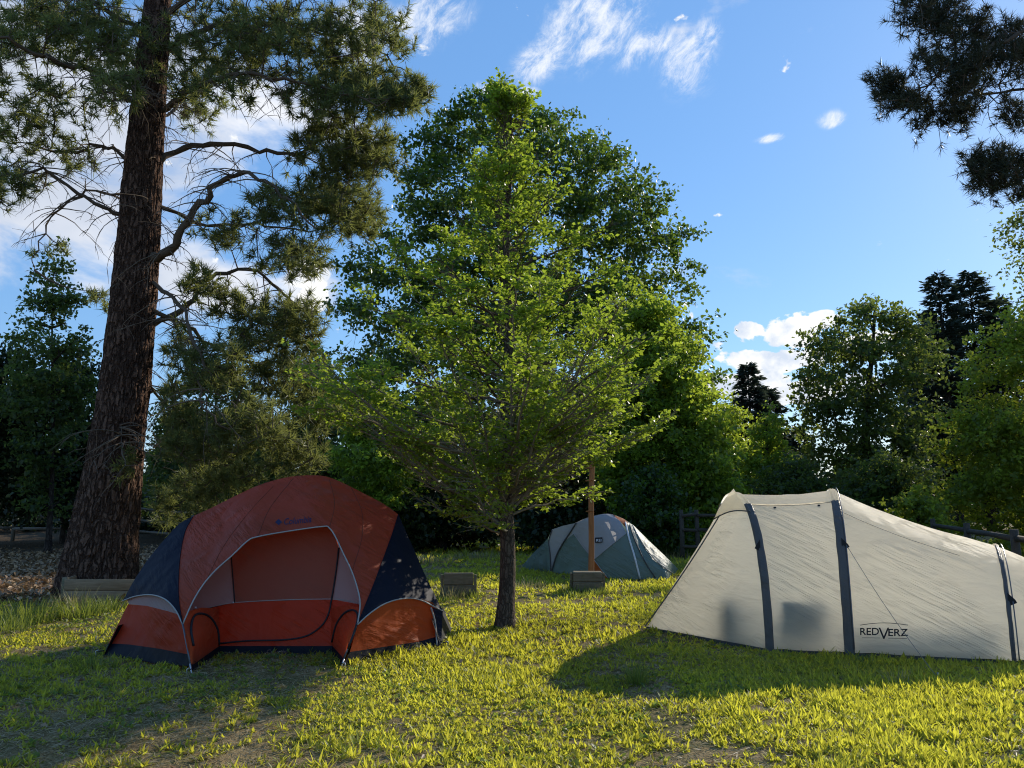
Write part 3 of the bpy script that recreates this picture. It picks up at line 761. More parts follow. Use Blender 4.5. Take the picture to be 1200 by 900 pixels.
conifer(940, 62, 500, 'distant narrow dark fir against the left side of the airy tree', 20, 7)
conifer(1122, 46, 322, 'tall dark fir just right of the airy backlit tree', 60, 3)
conifer(1160, 48, 320, 'tall dark fir behind the sunlit yellow green tree', 62, 4)
conifer(1192, 50, 352, 'dark fir at the right edge rising behind the sunlit yellow green tree', 52, 11)
conifer(1105, 49, 372, 'shorter dark fir filling in between the airy tree and the tall firs', 46, 12)
conifer(1090, 52, 400, 'dark fir partly hidden behind the airy backlit tree', 44, 5)

def far_wood():
    rs = np.random.RandomState(77); n = 60000
    a = rs.uniform(-1.0, 1.0, n); d = rs.uniform(72, 100, n); x = d * np.tan(a * .80); hmax = 6.5 + 2.5 * np.sin(a * 23) + 2 * np.sin(a * 61 + 1)
    z = rs.rand(n) * hmax
    leaves('distant_wood', np.stack([x, d, z], 1), rs.normal(size=(n, 3)), np.array([0, -.5, .7]) + rs.normal(0, .5, (n, 3)), rs.uniform(.7, 1.6, n), rs.uniform(.6, 1.1, n), M['bush'], None, rs.rand(n))
    o = bpy.data.objects['distant_wood']; tag(o, 'hazy band of distant woodland closing the meadow', 'woodland', kind='stuff')
far_wood()

# ------------------------------------------------------------------ pines
def tufts_from(tips, K, L, w, matk, root, name='crown'):
    C = []; A = []
    C = np.repeat(tips[:, :3], K, 0); ax = np.repeat(tips[:, 3:6], K, 0); n = len(C)
    A = unit(ax * .75 + unit(rng.normal(size=(n, 3))) * .95)
    C = C + ax * rng.uniform(-.10, .05, (n, 1))
    rn = np.clip(np.repeat(rng.random(len(tips)), K) * .7 + rng.random(n) * .3, 0, 1)
    return needles(name, C, A, rng.uniform(.7, 1.1, n) * L, w, M[matk], root, rn)

def pine(root, limbs, masses, Y, dead_n, matk, K=30, L=.20, w=.012, seed=1, limbmat='twig'):
    """limbs: photo-traced limb paths [(px,py,dY)..], radius; masses: ellipses of foliage tips (px,py,rx,ry,dY,depth,count)"""
    random.seed(seed); rs = np.random.RandomState(seed)
    LP = []; LO = []
    for pts, r in limbs:
        px0 = pts[0][0]; q = smoothcurve([tuple(P(px, py, Y + d)) for px, py, d in pts], 5); q = wob([Vector(p) for p in q], .035)
        n = len(q); rad = [r * .72 * (1 - .85 * i / (n - 1)) * (1 + .12 * math.sin(i * 2.3 + px0)) for i in range(n)]
        LP.append((q, rad)); 
        LO += [(p, i) for p in q[n // 4:] for i in (len(LP) - 1,)]
    X = np.array([tuple(p) for p, _ in LO]); I = np.array([i for _, i in LO])
    twigs = [[] for _ in LP]; tips = []
    nodes = X.copy(); nid = I.copy()
    for (px, py, rx, ry, dY, dep, cnt) in masses:
        for _ in range(int(cnt * ((1.15 if py < 420 else 1.0) * (1.2 if px > 200 else 1)))):
            v = rs.normal(size=3); v /= np.linalg.norm(v); v *= rs.rand() ** .45
            c = P(px + v[0] * rx, py + v[2] * ry, Y + dY + v[1] * dep)
            c = np.array(c); d = np.linalg.norm((nodes - c) * [1, 1, 1], axis=1)
            j = int(np.argmin(d + .0)); s = nodes[j]; li = nid[j]; dist = d[j]
            mid = (s + c) / 2 + np.array([0, 0, -.10 * dist]) + rs.normal(0, .06 * min(dist, 1.5), 3)
            q = bez(s, mid, c + np.array([0, 0, .03]), 5 if dist > .5 else 3)
            r0 = min(.028, .007 + .012 * dist)
            twigs[li].append(([Vector(p) for p in q], list(np.linspace(r0, .004, len(q)))))
            if dist > .35:
                nodes = np.vstack([nodes, q[-1][None], q[len(q) // 2][None]]); nid = np.append(nid, [li, li])
            ax = unit((q[-1] - q[-2]) + np.array([0, 0, .10]))
            tips.append(np.concatenate([q[-1], ax]))
            for _k in range(1):
                dv = unit(ax + rs.normal(0, .8, 3)); e = q[-1] - ax * rs.uniform(.05, .3) + dv * rs.uniform(.1, .26)
                tips.append(np.concatenate([e, dv]))
                twigs[li].append(([Vector(q[-1] - ax * .12), Vector(e)], [.005, .003]))
    LOB = []
    for (q, rad), tw in zip(LP, twigs):
        mb = MB(); mb.tube(q, rad, 8, False)
        for p_, r_ in tw: mb.tube(p_, r_, 4, False)
        LOB.append(mb.build('limb', M[limbmat], root))
    tips = np.array(tips)
    tufts_from(tips, K, L, w, matk, root)
    # dead drooping twigs near trunk and along limbs
    dead = [[] for _ in LP]
    for _ in range(dead_n):
        li = random.randrange(len(LP)); q, rad = LP[li]; i = random.randrange(0, max(1, len(q) * 3 // 4)); s = q[i]
        a = random.uniform(0, 6.28); l = random.uniform(.35, 1.5)
        dd = Vector((math.cos(a), math.sin(a) * .7, random.uniform(-.5, .4))).normalized(); pts = [s]
        for k in range(7):
            dd = (dd + Vector((random.gauss(0, .22), random.gauss(0, .22), -.14))).normalized(); pts.append(pts[-1] + dd * l / 7)
            if k in (2, 3, 4, 5) and random.random() < .7:
                e = (dd + Vector((random.gauss(0, .8), random.gauss(0, .8), random.gauss(-.1, .5)))).normalized(); m2 = pts[-1] + e * l * .14
                dead[li].append(([pts[-1], m2, m2 + (e + Vector((0, 0, -.5))).normalized() * l * .14], [.006, .004, .002]))
        dead[li].append((pts, [.014, .012, .010, .008, .007, .005, .004, .002]))
    for lo, dd in zip(LOB, dead):
        if dd:
            mb = MB()
            for p_, r_ in dd: mb.tube(p_, r_, 4, False)
            mb.build('dead_twigs', M['dead'], lo, loc=parent_world(root))
    return tips

def big_pine():
    Y = 14.3
    base = P(118, 672, Y); base.z = 0
    root = thing('pine_tree', base, 'massive old pine with thick scaly trunk behind the orange tent', 'pine tree')
    prof = [(700, 118, 43), (672, 119, 40), (640, 122, 37), (600, 127, 34), (550, 134, 31), (500, 140, 29), (450, 147, 28), (380, 154, 26.5), (300, 161, 25), (200, 168, 22.5), (100, 176, 19.5), (0, 185, 16), (-120, 192, 12), (-260, 198, 7), (-400, 200, 2)]
    cs = []
    for py, px, hw in prof:
        p = P(px, py, Y); cs.append((p.x, p.y, p.z, hw * pxm(Y) * (1 + .0)))
    cs[0] = (cs[0][0], cs[0][1], -.1, cs[0][3])
    cs = smoothcurve(cs, 34)
    na = 220; rows = []
    for c in cs:
        z = c[2]; row = []
        for k in range(na):
            a = 2 * math.pi * k / na; r = c[3]
            fl = math.exp(-max(z, 0) * .75)
            r += .10 * fl * max(0, math.cos(a - R(195))) ** 3 + .03 * fl * math.cos(3 * a + 1)
            # groove between buttress and trunk
            r -= .12 * fl * math.exp(-((a - R(232)) / .16) ** 2)
            u = a * r; p3 = Vector((math.cos(a) * 2.6, math.sin(a) * 2.6, z * 1.05))
            w = noise.noise(p3 * 1.2) * .5
            rid = 1 - abs(noise.noise(Vector((math.cos(a) * 11 + w, math.sin(a) * 11 + w, z * 2.3)))) * 3.0
            rid2 = 1 - abs(noise.noise(Vector((math.cos(a) * 24, math.sin(a) * 24 + w, z * 6.5 + 5)))) * 3
            r += (-.038 * max(0, rid) ** 2 - .018 * max(0, rid2) + .02 * noise.noise(p3 * 2.5)) * min(1, c[3] / .4)
            row.append((c[0] + math.cos(a) * r, c[1] + math.sin(a) * r, z))
        rows.append(row)
    mb = MB(); mb.grid(rows, True, False); mb.build('trunk', M['bark_pine'], root)
    T = lambda py: float(np.interp(py, [p[0] for p in prof][::-1], [p[1] for p in prof][::-1]))
    limbs = [
        ([(165, 130, 0), (140, 105, -.4), (100, 80, -.8), (55, 68, -1.2), (12, 50, -1.6), (-50, 40, -1.8)], .12),
        ([(160, 190, 0), (120, 172, .3), (70, 178, .6), (20, 165, .8), (-30, 172, 1)], .055),
        ([(155, 255, 0), (110, 235, -.5), (60, 205, -.9), (10, 205, -1.2), (-40, 215, -1.4)], .065),
        ([(152, 230, 0), (100, 225, .6), (60, 255, .8), (40, 300, .9), (36, 325, .9)], .04),
        ([(185, 130, 0), (215, 110, -.5), (260, 92, -1), (320, 92, -1.4), (390, 105, -1.6), (450, 125, -1.8)], .085),
        ([(180, 190, 0), (225, 172, .2), (290, 172, .3), (345, 180, .2), (385, 160, 0), (430, 175, 0)], .09),
        ([(175, 305, 0), (205, 290, -.5), (222, 252, -.7), (250, 222, -.9), (285, 203, -1.1), (330, 225, -1.3), (370, 270, -1.5)], .125),
        ([(170, 385, 0), (215, 362, .3), (245, 325, .5), (300, 318, .6), (345, 355, .7), (375, 400, .7)], .09),
        ([(178, 330, 0), (210, 355, -.8), (235, 420, -1.2), (240, 480, -1.4), (290, 520, -1.5)], .06),
        ([(175, 360, 0), (240, 395, .5), (300, 430, .9), (350, 470, 1.1), (380, 520, 1.2)], .06),
        ([(170, 80, 0), (120, 45, .3), (70, 25, .6), (10, 10, .9), (-60, 15, 1.1)], .08),
        ([(175, 40, 0), (120, 10, -.6), (50, -15, -1), (-20, -10, -1.3)], .075),
        ([(185, 60, 0), (240, 35, .4), (310, 30, .8), (380, 45, 1), (440, 60, 1.2), (490, 95, 1.3)], .085),
        ([(188, 20, 0), (240, -10, -.5), (310, -25, -.9), (390, -10, -1.2), (450, 0, -1.4)], .08),
        ([(190, -60, 0), (250, -110, .3), (320, -130, .5), (390, -120, .8)], .07),
        ([(190, -80, 0), (130, -120, -.3), (60, -140, -.5), (0, -130, -.8)], .07),
        ([(195, -180, 0), (240, -220, -.6), (300, -240, -1)], .05),
        ([(195, -190, 0), (150, -230, .4), (100, -250, .8)], .05),
        ([(196, -260, 0), (200, -330, .3), (205, -380, .3)], .04),
        ([(183, 150, .3), (200, 130, 1.6), (230, 110, 2.6), (260, 120, 3.4)], .06),
        ([(172, 120, -.3), (150, 100, -1.6), (120, 110, -2.4)], .06),
        ([(182, 240, 0), (240, 262, .8), (300, 262, 1.3), (360, 270, 1.6), (420, 250, 1.8)], .06),
        ([(150, 420, .2), (190, 470, 1.0), (240, 520, 1.6), (280, 560, 1.8)], .045),
        ([(140, 500, -.35), (143, 515, -.55), (146, 530, -.75)], .02)]
    masses = [  # px, py, rx, ry, dY, depth, count
        (60, 30, 110, 48, -.3, 1.6, 190), (-40, 60, 70, 60, -.8, 1.4, 50), (130, 60, 60, 45, -.6, 1.6, 70), (30, 110, 70, 25, -.9, 1, 28),
        (20, 155, 55, 28, .3, 1, 34), (15, 215, 45, 28, -.8, .9, 34), (85, 185, 38, 24, .4, .8, 16), (75, 130, 60, 24, 0, 1, 18),
        (300, 45, 130, 50, 0, 1.9, 260), (430, 45, 60, 50, 0, 1.4, 90), (395, 110, 75, 40, -.6, 1.3, 130), (465, 110, 42, 28, -.2, .8, 60), (490, 105, 20, 14, -.1, .4, 14),
        (250, 100, 60, 35, -.4, 1.4, 50), (395, 175, 60, 40, 0, 1.2, 110), (440, 180, 32, 40, .2, .9, 45), (390, 240, 55, 42, .3, 1.2, 110), (425, 255, 32, 30, 1.2, .9, 36), (330, 240, 45, 32, -.6, 1, 36),
        (260, 265, 50, 26, 0, 1, 26), (345, 300, 50, 28, -.6, 1, 46), (350, 380, 38, 34, .6, .9, 60), (305, 380, 48, 36, .2, 1, 56), (265, 350, 40, 25, .2, .9, 26),
        (230, 330, 30, 20, -.5, .8, 14), (250, 430, 50, 35, -.8, .9, 60), (330, 440, 52, 38, .7, 1, 84), (370, 480, 32, 32, 1, .9, 48), (290, 500, 62, 38, -.8, 1, 90),
        (230, 520, 45, 38, -.4, 1, 62), (345, 530, 40, 32, .6, 1, 50), (225, 580, 40, 28, 1.0, .9, 34), (270, 560, 50, 24, .5, .9, 40), (205, 470, 28, 30, 0, .8, 22), (200, 600, 26, 22, 1.4, .7, 16),
        (120, 350, 18, 22, .8, .6, 8), (60, 290, 30, 20, .8, .6, 5), (147, 540, 14, 14, -.85, .12, 5), (215, 400, 30, 26, 0, .8, 16),
        (320, -120, 110, 50, .4, 1.6, 90), (70, -120, 110, 50, -.3, 1.6, 90), (250, -230, 90, 50, -.6, 1.4, 50), (130, -240, 70, 50, .4, 1.4, 40), (202, -360, 50, 50, .3, 1, 26), (180, -30, 70, 40, .8, 1.4, 50), (330, -40, 90, 30, -.8, 1.2, 60),
        (230, 120, 40, 40, 2.6, .9, 26), (135, 105, 36, 36, -2, .8, 26)]
    pine(root, limbs, masses, Y, 620, 'needle', 28, .21, .0185, 5)
big_pine()

def edge_pine():
    Y = 13.0
    base = Vector((12.1, 13.8, 0))
    root = thing('pine_tree', base, 'dark pine at upper right whose boughs hang into the sky', 'pine tree')
    mb = MB(); H = 15
    mb.tube([base + Vector((-.02 * z, .02 * z, z)) for z in np.linspace(-.1, H, 20)], [.42 * (1 - .95 * t) + .12 * math.exp(-t * 14) for t in np.linspace(0, 1, 20)], 18, False)
    mb.build('trunk', M['bark_pine'], root)
    limbs = [
        ([(1440, 95, .5), (1385, 90, .5), (1300, 50, 0), (1230, 30, -.4), (1180, 45, -.6), (1130, 75, -.7), (1060, 110, -.8)], .11),
        ([(1385, 40, .5), (1300, 0, .2), (1220, -20, 0), (1130, -15, 0), (1070, 0, -.2)], .09),
        ([(1380, 130, .4), (1300, 110, .5), (1230, 100, .4), (1160, 110, .3), (1110, 130, .3)], .075),
        ([(1380, 210, .4), (1300, 170, 0), (1240, 170, -.3), (1200, 190, -.5), (1150, 205, -.7)], .08),
        ([(1380, 250, .5), (1310, 240, .3), (1250, 220, .3), (1190, 225, .2)], .06),
        ([(1385, -60, .5), (1300, -110, .3), (1200, -120, .3)], .08),
        ([(1420, 270, .5), (1380, 285, .3), (1335, 290, .2)], .06),
        ([(1390, -150, .5), (1440, -200, .3), (1500, -210, .3)], .07),
        ([(1390, 0, .5), (1450, -40, .3), (1530, -50, .3)], .08),
        ([(1390, 150, .5), (1450, 120, 1), (1520, 130, 1.5)], .08)]
    masses = [(1365, 300, 62, 55, .2, 1.2, 80), (1330, 240, 40, 40, 0, 1, 40), (1080, 8, 40, 18, -.2, .6, 30), (1035, 100, 24, 14, -.75, .4, 22), (1135, 100, 40, 30, -.5, .8, 50), (1150, 190, 26, 18, -.6, .5, 26), (1190, 130, 26, 20, -.2, .6, 20), (1105, 25, 65, 28, -.2, .9, 84), (1160, 50, 55, 35, -.4, .9, 76), (1110, 75, 50, 24, -.6, .8, 60), (1060, 118, 42, 13, -.75, .6, 40), (1045, 92, 22, 12, -.7, .4, 10), (1100, 125, 36, 16, .2, .6, 22),
              (1085, 145, 24, 10, -.3, .5, 10), (1130, 140, 22, 26, 0, .5, 20), (1195, 60, 40, 40, 0, 1, 46), (1180, 195, 42, 26, -.5, .7, 66), (1160, 218, 26, 14, -.6, .4, 18), (1205, 225, 32, 16, .1, .6, 24),
              (1220, 150, 30, 40, -.2, .9, 24), (1250, 80, 60, 60, .2, 1.1, 60), (1290, 20, 80, 70, .2, 1.3, 60), (1260, 220, 50, 40, .1, 1, 40), (1200, -110, 90, 60, .3, 1.5, 50), (1100, -30, 60, 24, 0, 1, 40),
              (1480, -100, 90, 120, .6, 1.6, 60), (1480, 110, 80, 70, 1, 1.6, 50), (1400, -220, 90, 70, .4, 1.5, 40)]
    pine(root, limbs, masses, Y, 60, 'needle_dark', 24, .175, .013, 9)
edge_pine()

# ------------------------------------------------------------------ tent fabrics
FB = {}
FB['rust'] = m_fabric('rust_ripstop', (.31, .056, .024), .30, (.72, .11, .04), .5, .9, .25, (1, 1, .5), (0, .35, 0), scale=4)
FB['red'] = m_fabric('red_orange_nylon', (.36, .052, .020), .42, (.95, .16, .05), .55, .9, .2, (1.2, 1, .6), scale=5, dirt=(.3, (.10, .05, .035)))
FB['orange'] = m_fabric('orange_and_sunlit_nylon', (.40, .08, .02), .5, (1., .28, .05), .55, .5, .2, (1.2, 1, .5), scale=5)
FB['navy'] = m_fabric('navy_nylon', (.009, .011, .022), .02, (.02, .03, .07), .6, .5, .08, (1, 1, .7), scale=3)
FB['pink'] = m_fabric('pale_mesh_lining', (.40, .30, .285), .35, (.5, .36, .33), .7, .4, .2, (1, 1, .4), scale=5)
FB['mesh'] = m_fabric('brown_screen', (.23, .115, .080), .42, (.62, .28, .17), .8, .7, .1, (1, 1, .5), scale=4)
FB['trim'] = m_plain('grey_piping', (.33, .31, .29), .6, n=.08)
FB['seam'] = m_plain('rust_seam_tape', (.13, .03, .015), .7, n=.1)
FB['black'] = m_plain('black_webbing', (.014, .014, .017), .6, n=.2)
FB['pole'] = m_plain('tent_pole', (.10, .105, .12), .35, .5, .4, n=.1)
FB['steel'] = m_plain('pale_pole', (.45, .45, .48), .4, .5, .6, n=.1)
FB['tan'] = m_fabric('tan_ripstop', (.90, .785, .635), .80, (1.0, .94, .80), .55, .8, .2, (.5, .5, 2.0), (0, .5, 0), 4.0, dirt=(.12, (.40, .36, .29)))
FB['sheet'] = m_plain('pale_bounce_sheet', (.58, .52, .44), .8, n=.06)
FB['sleeve'] = m_fabric('grey_sleeve', (.085, .08, .08), .12, (.12, .12, .12), .5, .7, .3, (1, 1, .4), scale=12)
FB['grey'] = m_fabric('grey_fly', (.36, .35, .37), .35, (.6, .58, .58), .5, .4, .3, scale=4)
FB['teal'] = m_fabric('sage_green_fly', (.15, .20, .175), .28, (.30, .42, .36), .5, .9, .3, (1, 1, .4), scale=4)
FB['tub'] = m_fabric('black_tub_floor', (.0055, .0065, .012), .0, None, .55, .6, .12, (1, 1, .6), scale=5)
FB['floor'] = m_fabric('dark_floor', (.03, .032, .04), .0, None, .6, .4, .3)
FB['ink'] = m_plain('logo_ink', (.012, .012, .016), .6, n=.05)
FB['navyink'] = m_plain('navy_logo_ink', (.018, .018, .06), .6, n=.05)
FB['dim'] = m_plain('dim_logo_ink', (.12, .06, .05), .6, n=.05)
FB['white'] = m_plain('white_ink', (.6, .6, .6), .6, n=.05)

def tps(ctrl, lam=1e-4):
    c = np.array([(a[0], a[1]) for a in ctrl], float) / 100; y = np.array([a[2] for a in ctrl], float)
    def U(r2): return .5 * r2 * np.log(np.maximum(r2, 1e-12))
    n = len(c); K = U(((c[:, None] - c[None]) ** 2).sum(-1)) + np.eye(n) * lam
    Pm = np.hstack([np.ones((n, 1)), c]); Am = np.zeros((n + 3, n + 3)); Am[:n, :n] = K; Am[:n, n:] = Pm; Am[n:, :n] = Pm.T
    s = np.linalg.solve(Am, np.concatenate([y, np.zeros(3)]))
    def f(px, py):
        q = np.array([px, py]) / 100; r2 = ((c - q) ** 2).sum(-1)
        return float(U(r2) @ s[:n] + s[n] + s[n + 1] * q[0] + s[n + 2] * q[1])
    return f
def panel(name, outline, depth, m, parent, step=7, wr=.0, label=None):
    """outline: list of (px,py); depth: function (px,py)->Y. Triangulated densely then lifted to the 3D surface"""
    out = []
    n = len(outline)
    for i in range(n):
        a = np.array(outline[i][:2], float); b = np.array(outline[(i + 1) % n][:2], float); d = np.linalg.norm(b - a)
        if d < 1e-6: continue
        k = max(1, int(d / step))
        for j in range(k): out.append(tuple(a + (b - a) * j / k))
    xs = [p[0] for p in out]; ys = [p[1] for p in out]; nb = len(out)
    gx, gy = np.meshgrid(np.arange(min(xs) + step * .5, max(xs), step), np.arange(min(ys) + step * .5, max(ys), step)); gx = gx.ravel() + rng.normal(0, step * .08, gx.size); gy = gy.ravel()
    ins = in_poly(gx, gy, out)
    bp = np.array(out)
    keep = ins & (np.min((gx[:, None] - bp[:, 0]) ** 2 + (gy[:, None] - bp[:, 1]) ** 2, 1) > (step * .4) ** 2)
    pts = [Vector(p) for p in out] + [Vector(p) for p in zip(gx[keep], gy[keep])]
    r = delaunay_2d_cdt(pts, [], [list(range(nb))], 1, 1e-5)
    vs, fs = r[0], r[2]
    mb = MB(); mb.v = [tuple(P(v.x, v.y, depth(v.x, v.y))) for v in vs]; mb.f = [tuple(f) for f in fs]
    o = mb.build(name, m, parent)
    if label: o['label'] = label
    return o, mb
def edge_tube(name, pts, depth, r, m, parent, n=5, sides=6, off=.01):
    q = smoothcurve(pts, n)
    mb = MB(); mb.tube([P(p[0], p[1], (depth(p[0], p[1]) if len(p) < 3 else p[2]) - off) for p in q], r, sides); return mb.build(name, m, parent)

def text_mesh(s, shear=0, bold=0):
    cu = bpy.data.curves.new('t', 'FONT'); cu.body = s; cu.size = 1; cu.shear = shear; cu.offset = bold; cu.fill_mode = 'FRONT' if hasattr(cu, 'fill_mode') else cu.fill_mode
    o = bpy.data.objects.new('t', cu); COL.objects.link(o)
    dg = bpy.context.evaluated_depsgraph_get(); me = bpy.data.meshes.new_from_object(o.evaluated_get(dg))
    V = np.array([tuple(v.co) for v in me.vertices]); Fs = [tuple(p.vertices) for p in me.polygons]
    bpy.data.objects.remove(o); bpy.data.curves.remove(cu); bpy.data.meshes.remove(me)
    return V, Fs
def decal(name, V2, Fs, place, surf, m, parent, off=.006, label=None):
    "lays flat artwork on the fabric: place maps artwork xy to a photo pixel, surf(px,py) gives the surface point"
    mb = MB(); mb.v = []
    for x, y in V2:
        px, py = place(x, y); p = surf(px, py); d = (Vector((0, 0, EYE)) - p).normalized(); mb.v.append(tuple(p + d * off))
    mb.f = Fs
    o = mb.build(name, m, parent, False)
    if label: o['label'] = label
    return o
def surf_of(depth): return lambda px, py: P(px, py, depth(px, py))

# ------------------------------------------------------------------ orange dome tent
def orange_tent():
    FL, FR, Lc, Rc = G(225, 790), G(399, 783), G(122, 768), G(516, 757)
    ctr = Vector(((Lc.x + Rc.x) / 2, 9.3, 0))
    root = thing('dome_tent', ctr, 'rust orange and navy dome tent with a screened front door at left', 'tent')
    # fly control depths
    ctrl = [(214, 732, 7.98), (239, 684, 8.22), (272, 651, 8.42), (298, 631, 8.58), (335, 625, 8.70), (382, 617, 8.78), (412, 669, 8.5), (422, 706, 8.3), (419, 732, 8.17),
            (144, 704, 8.92), (173, 655, 9.15), (210, 614, 9.38), (226, 605, 9.42), (250, 596, 9.5), (305, 568, 9.62), (338, 559, 9.65), (371, 557, 9.65), (393, 563, 9.65), (430, 581, 9.65), (452, 592, 9.62), (467, 603, 9.6),
            (478, 629, 9.58), (496, 669, 9.48), (518, 715, 9.34), (192, 700, 8.25), (448, 710, 8.45), (481, 702, 8.85), (507, 711, 9.2),
            (371, 585, 9.1), (300, 600, 8.98), (440, 640, 8.95), (240, 640, 8.78), (200, 660, 8.72), (470, 670, 8.95)]
    D = tps(ctrl)
    seamL = smoothcurve([(214, 732), (209, 700), (210, 660), (216, 625), (226, 605)], 6)
    seamR = smoothcurve([(419, 732), (430, 705), (443, 672), (459, 628), (467, 603)], 6)
    ridge = smoothcurve([(226, 605), (250, 594), (278, 580), (305, 568), (338, 559), (371, 557), (393, 562), (430, 580), (452, 592), (467, 603)], 5)
    arch = smoothcurve([(214, 732), (226, 705), (239, 684), (254, 667), (272, 651), (290, 634), (302, 629), (335, 623), (378, 617), (386, 619), (393, 629), (402, 648), (412, 669), (419, 690), (422, 708), (419, 732)], 4)
    fly, fmb = panel('fly', [tuple(p) for p in arch] + [tuple(p) for p in seamR[1:]] + [tuple(p) for p in ridge[::-1][1:]] + [tuple(p) for p in seamL[::-1][1:-1]], D, FB['rust'], root)
    silL = smoothcurve([(226, 605), (210, 614), (192, 633), (173, 656), (156, 682), (144, 704)], 5)
    hemL = smoothcurve([(144, 704), (158, 699), (173, 697), (186, 699), (197, 705), (207, 717), (214, 732)], 4)
    panel('fly_wing', [tuple(p) for p in silL] + [tuple(p) for p in hemL[1:]] + [tuple(p) for p in seamL[1:-1]], D, FB['navy'], root, 6, label='navy left wing of the tent fly')
    silR = smoothcurve([(467, 603), (478, 628), (487, 648), (496, 669), (507, 692), (519, 716)], 5)
    hemR = smoothcurve([(519, 716), (507, 710), (495, 704), (481, 701), (464, 703), (448, 709), (432, 720), (419, 732)], 4)
    panel('fly_wing', [tuple(p) for p in silR] + [tuple(p) for p in hemR[1:]] + [tuple(p) for p in seamR[1:-1]], D, FB['navy'], root, 6, label='navy right wing of the tent fly with sunlit creases')
    t3 = lambda c: [(p[0], p[1]) for p in c]
    edge_tube('door_piping', t3(arch), D, .0075, FB['trim'], root, 1)
    edge_tube('wing_piping', t3(hemL), D, .0075, FB['trim'], root, 1)
    edge_tube('wing_piping', t3(hemR), D, .0075, FB['trim'], root, 1)
    edge_tube('seam', t3(seamL), D, .006, FB['navy'], root, 1)
    edge_tube('seam', t3(seamR), D, .006, FB['navy'], root, 1)
    for pts in ([(240, 684), (262, 640), (292, 600), (320, 570)], [(413, 668), (424, 630), (424, 600), (412, 572)], [(302, 629), (316, 596), (344, 560)], [(386, 619), (392, 590), (386, 562)]):
        edge_tube('seam', pts, D, .0035, FB['seam'], root, 5, 4, off=.001)
    # shell at the back: silhouette swept down to the rear ground line
    sil = t3(silL)[::-1] + t3(ridge)[1:] + t3(silR)[1:]
    rows = []
    S0 = [P(p[0], p[1], D(*p)) for p in sil]
    for u in np.linspace(0, 1, 16):
        row = []
        for p in S0:
            yb = 11.15 - .28 * abs(p.x - ctr.x) ** 1.6; x = p.x + (ctr.x + .1 - p.x) * .22 * math.sin(u * math.pi / 2)
            row.append((x, p.y + (yb - p.y) * math.sin(u * math.pi / 2), max(.03, p.z * math.cos(u * math.pi / 2) ** .9)))
        rows.append(row)
    mb = MB(); mb.grid(rows); mb.build('rear_fly', FB['rust'], root)
    # inner tent: front wall
    W = lambda px, py: 8.66 + (768 - py) / 150 * .42
    panel('door_screen', [(276, 706), (272, 660), (270, 640), (296, 612), (384, 604), (397, 642), (394, 672), (388, 702)], W, FB['mesh'], root, 9)
    panel('side_lining', [(216, 718), (224, 682), (262, 630), (270, 640), (272, 660), (276, 706)], W, FB['pink'], root, 8)
    panel('side_lining', [(388, 702), (394, 672), (397, 642), (390, 610), (425, 660), (430, 710)], W, FB['pink'], root, 8)
    panel('door_panel', [(232, 716), (276, 706), (388, 702), (430, 710), (424, 757), (248, 757)], W, FB['red'], root, 8)
    panel('floor_band', [(248, 757), (424, 757), (420, 771), (250, 771)], lambda x, y: W(x, y) - .004, FB['tub'], root, 8)
    zc = [(397, 642), (394, 668), (389, 700), (384, 722), (374, 736), (357, 746), (330, 750), (290, 751), (258, 754)]
    edge_tube('door_zip', zc, W, .010, FB['black'], root)
    edge_tube('screen_edge', [(270, 645), (272, 665), (275, 706)], W, .007, FB['black'], root)
    edge_tube('band_seam', [(234, 715), (276, 706), (388, 702), (428, 709)], W, .005, FB['trim'], root, 3, off=.004)
    # flaps between front legs and inner wall
    dL = tps([(214, 732, 7.99), (225, 787, 7.78), (240, 684, 8.3), (256, 700, 8.84), (256, 768, 8.64), (236, 740, 8.1)])
    panel('leg_flap', [(214, 733), (224, 778), (226, 779), (257, 757), (257, 713), (236, 712), (222, 716)], dL, FB['red'], root, 6)
    panel('flap_skirt', [(224, 778), (226, 788), (258, 769), (257, 757)], lambda x, y: dL(x, y) + .002, FB['tub'], root, 6)
    dR = tps([(419, 732, 8.17), (400, 781, 7.97), (422, 706, 8.35), (388, 702, 8.86), (389, 764, 8.66), (405, 745, 8.2)])
    panel('leg_flap', [(419, 733), (402, 771), (388, 755), (388, 712), (408, 709), (421, 712)], dR, FB['red'], root, 6)
    panel('flap_skirt', [(402, 771), (399, 782), (388, 768), (388, 755)], lambda x, y: dR(x, y) + .002, FB['tub'], root, 6)
    edge_tube('vent_zip', [(227, 757), (224, 738), (227, 723), (236, 719), (247, 724), (255, 738), (257, 756)], dL, .012, FB['black'], root, off=.02)
    edge_tube('vent_zip', [(389, 752), (394, 732), (403, 719), (413, 715), (419, 720), (417, 735), (408, 760)], dR, .012, FB['black'], root, off=.02)
    # side walls of inner tent
    sL = tps([(144, 704, 8.97), (127, 754, 8.72), (122, 768, 8.62), (214, 732, 8.02), (222, 779, 7.83), (173, 697, 8.62), (173, 760, 8.3), (197, 705, 8.3)])
    panel('side_lining', [(149, 703), (173, 694), (200, 704), (209, 720), (196, 716), (172, 710), (151, 708)], sL, FB['pink'], root, 6)
    panel('side_wall', [(150, 708), (172, 710), (196, 716), (209, 720), (215, 733), (222, 767), (186, 760), (150, 755), (127, 754)], sL, FB['red'], root, 7)
    panel('floor_band', [(127, 754), (150, 755), (186, 760), (222, 767), (224, 781), (180, 777), (145, 771), (122, 768)], lambda x, y: sL(x, y) - .0, FB['tub'], root, 6)
    sR = tps([(518, 715, 9.34), (516, 757, 9.17), (419, 732, 8.2), (400, 781, 7.99), (481, 702, 8.9), (455, 770, 8.55), (448, 709, 8.48), (507, 745, 9.2)])
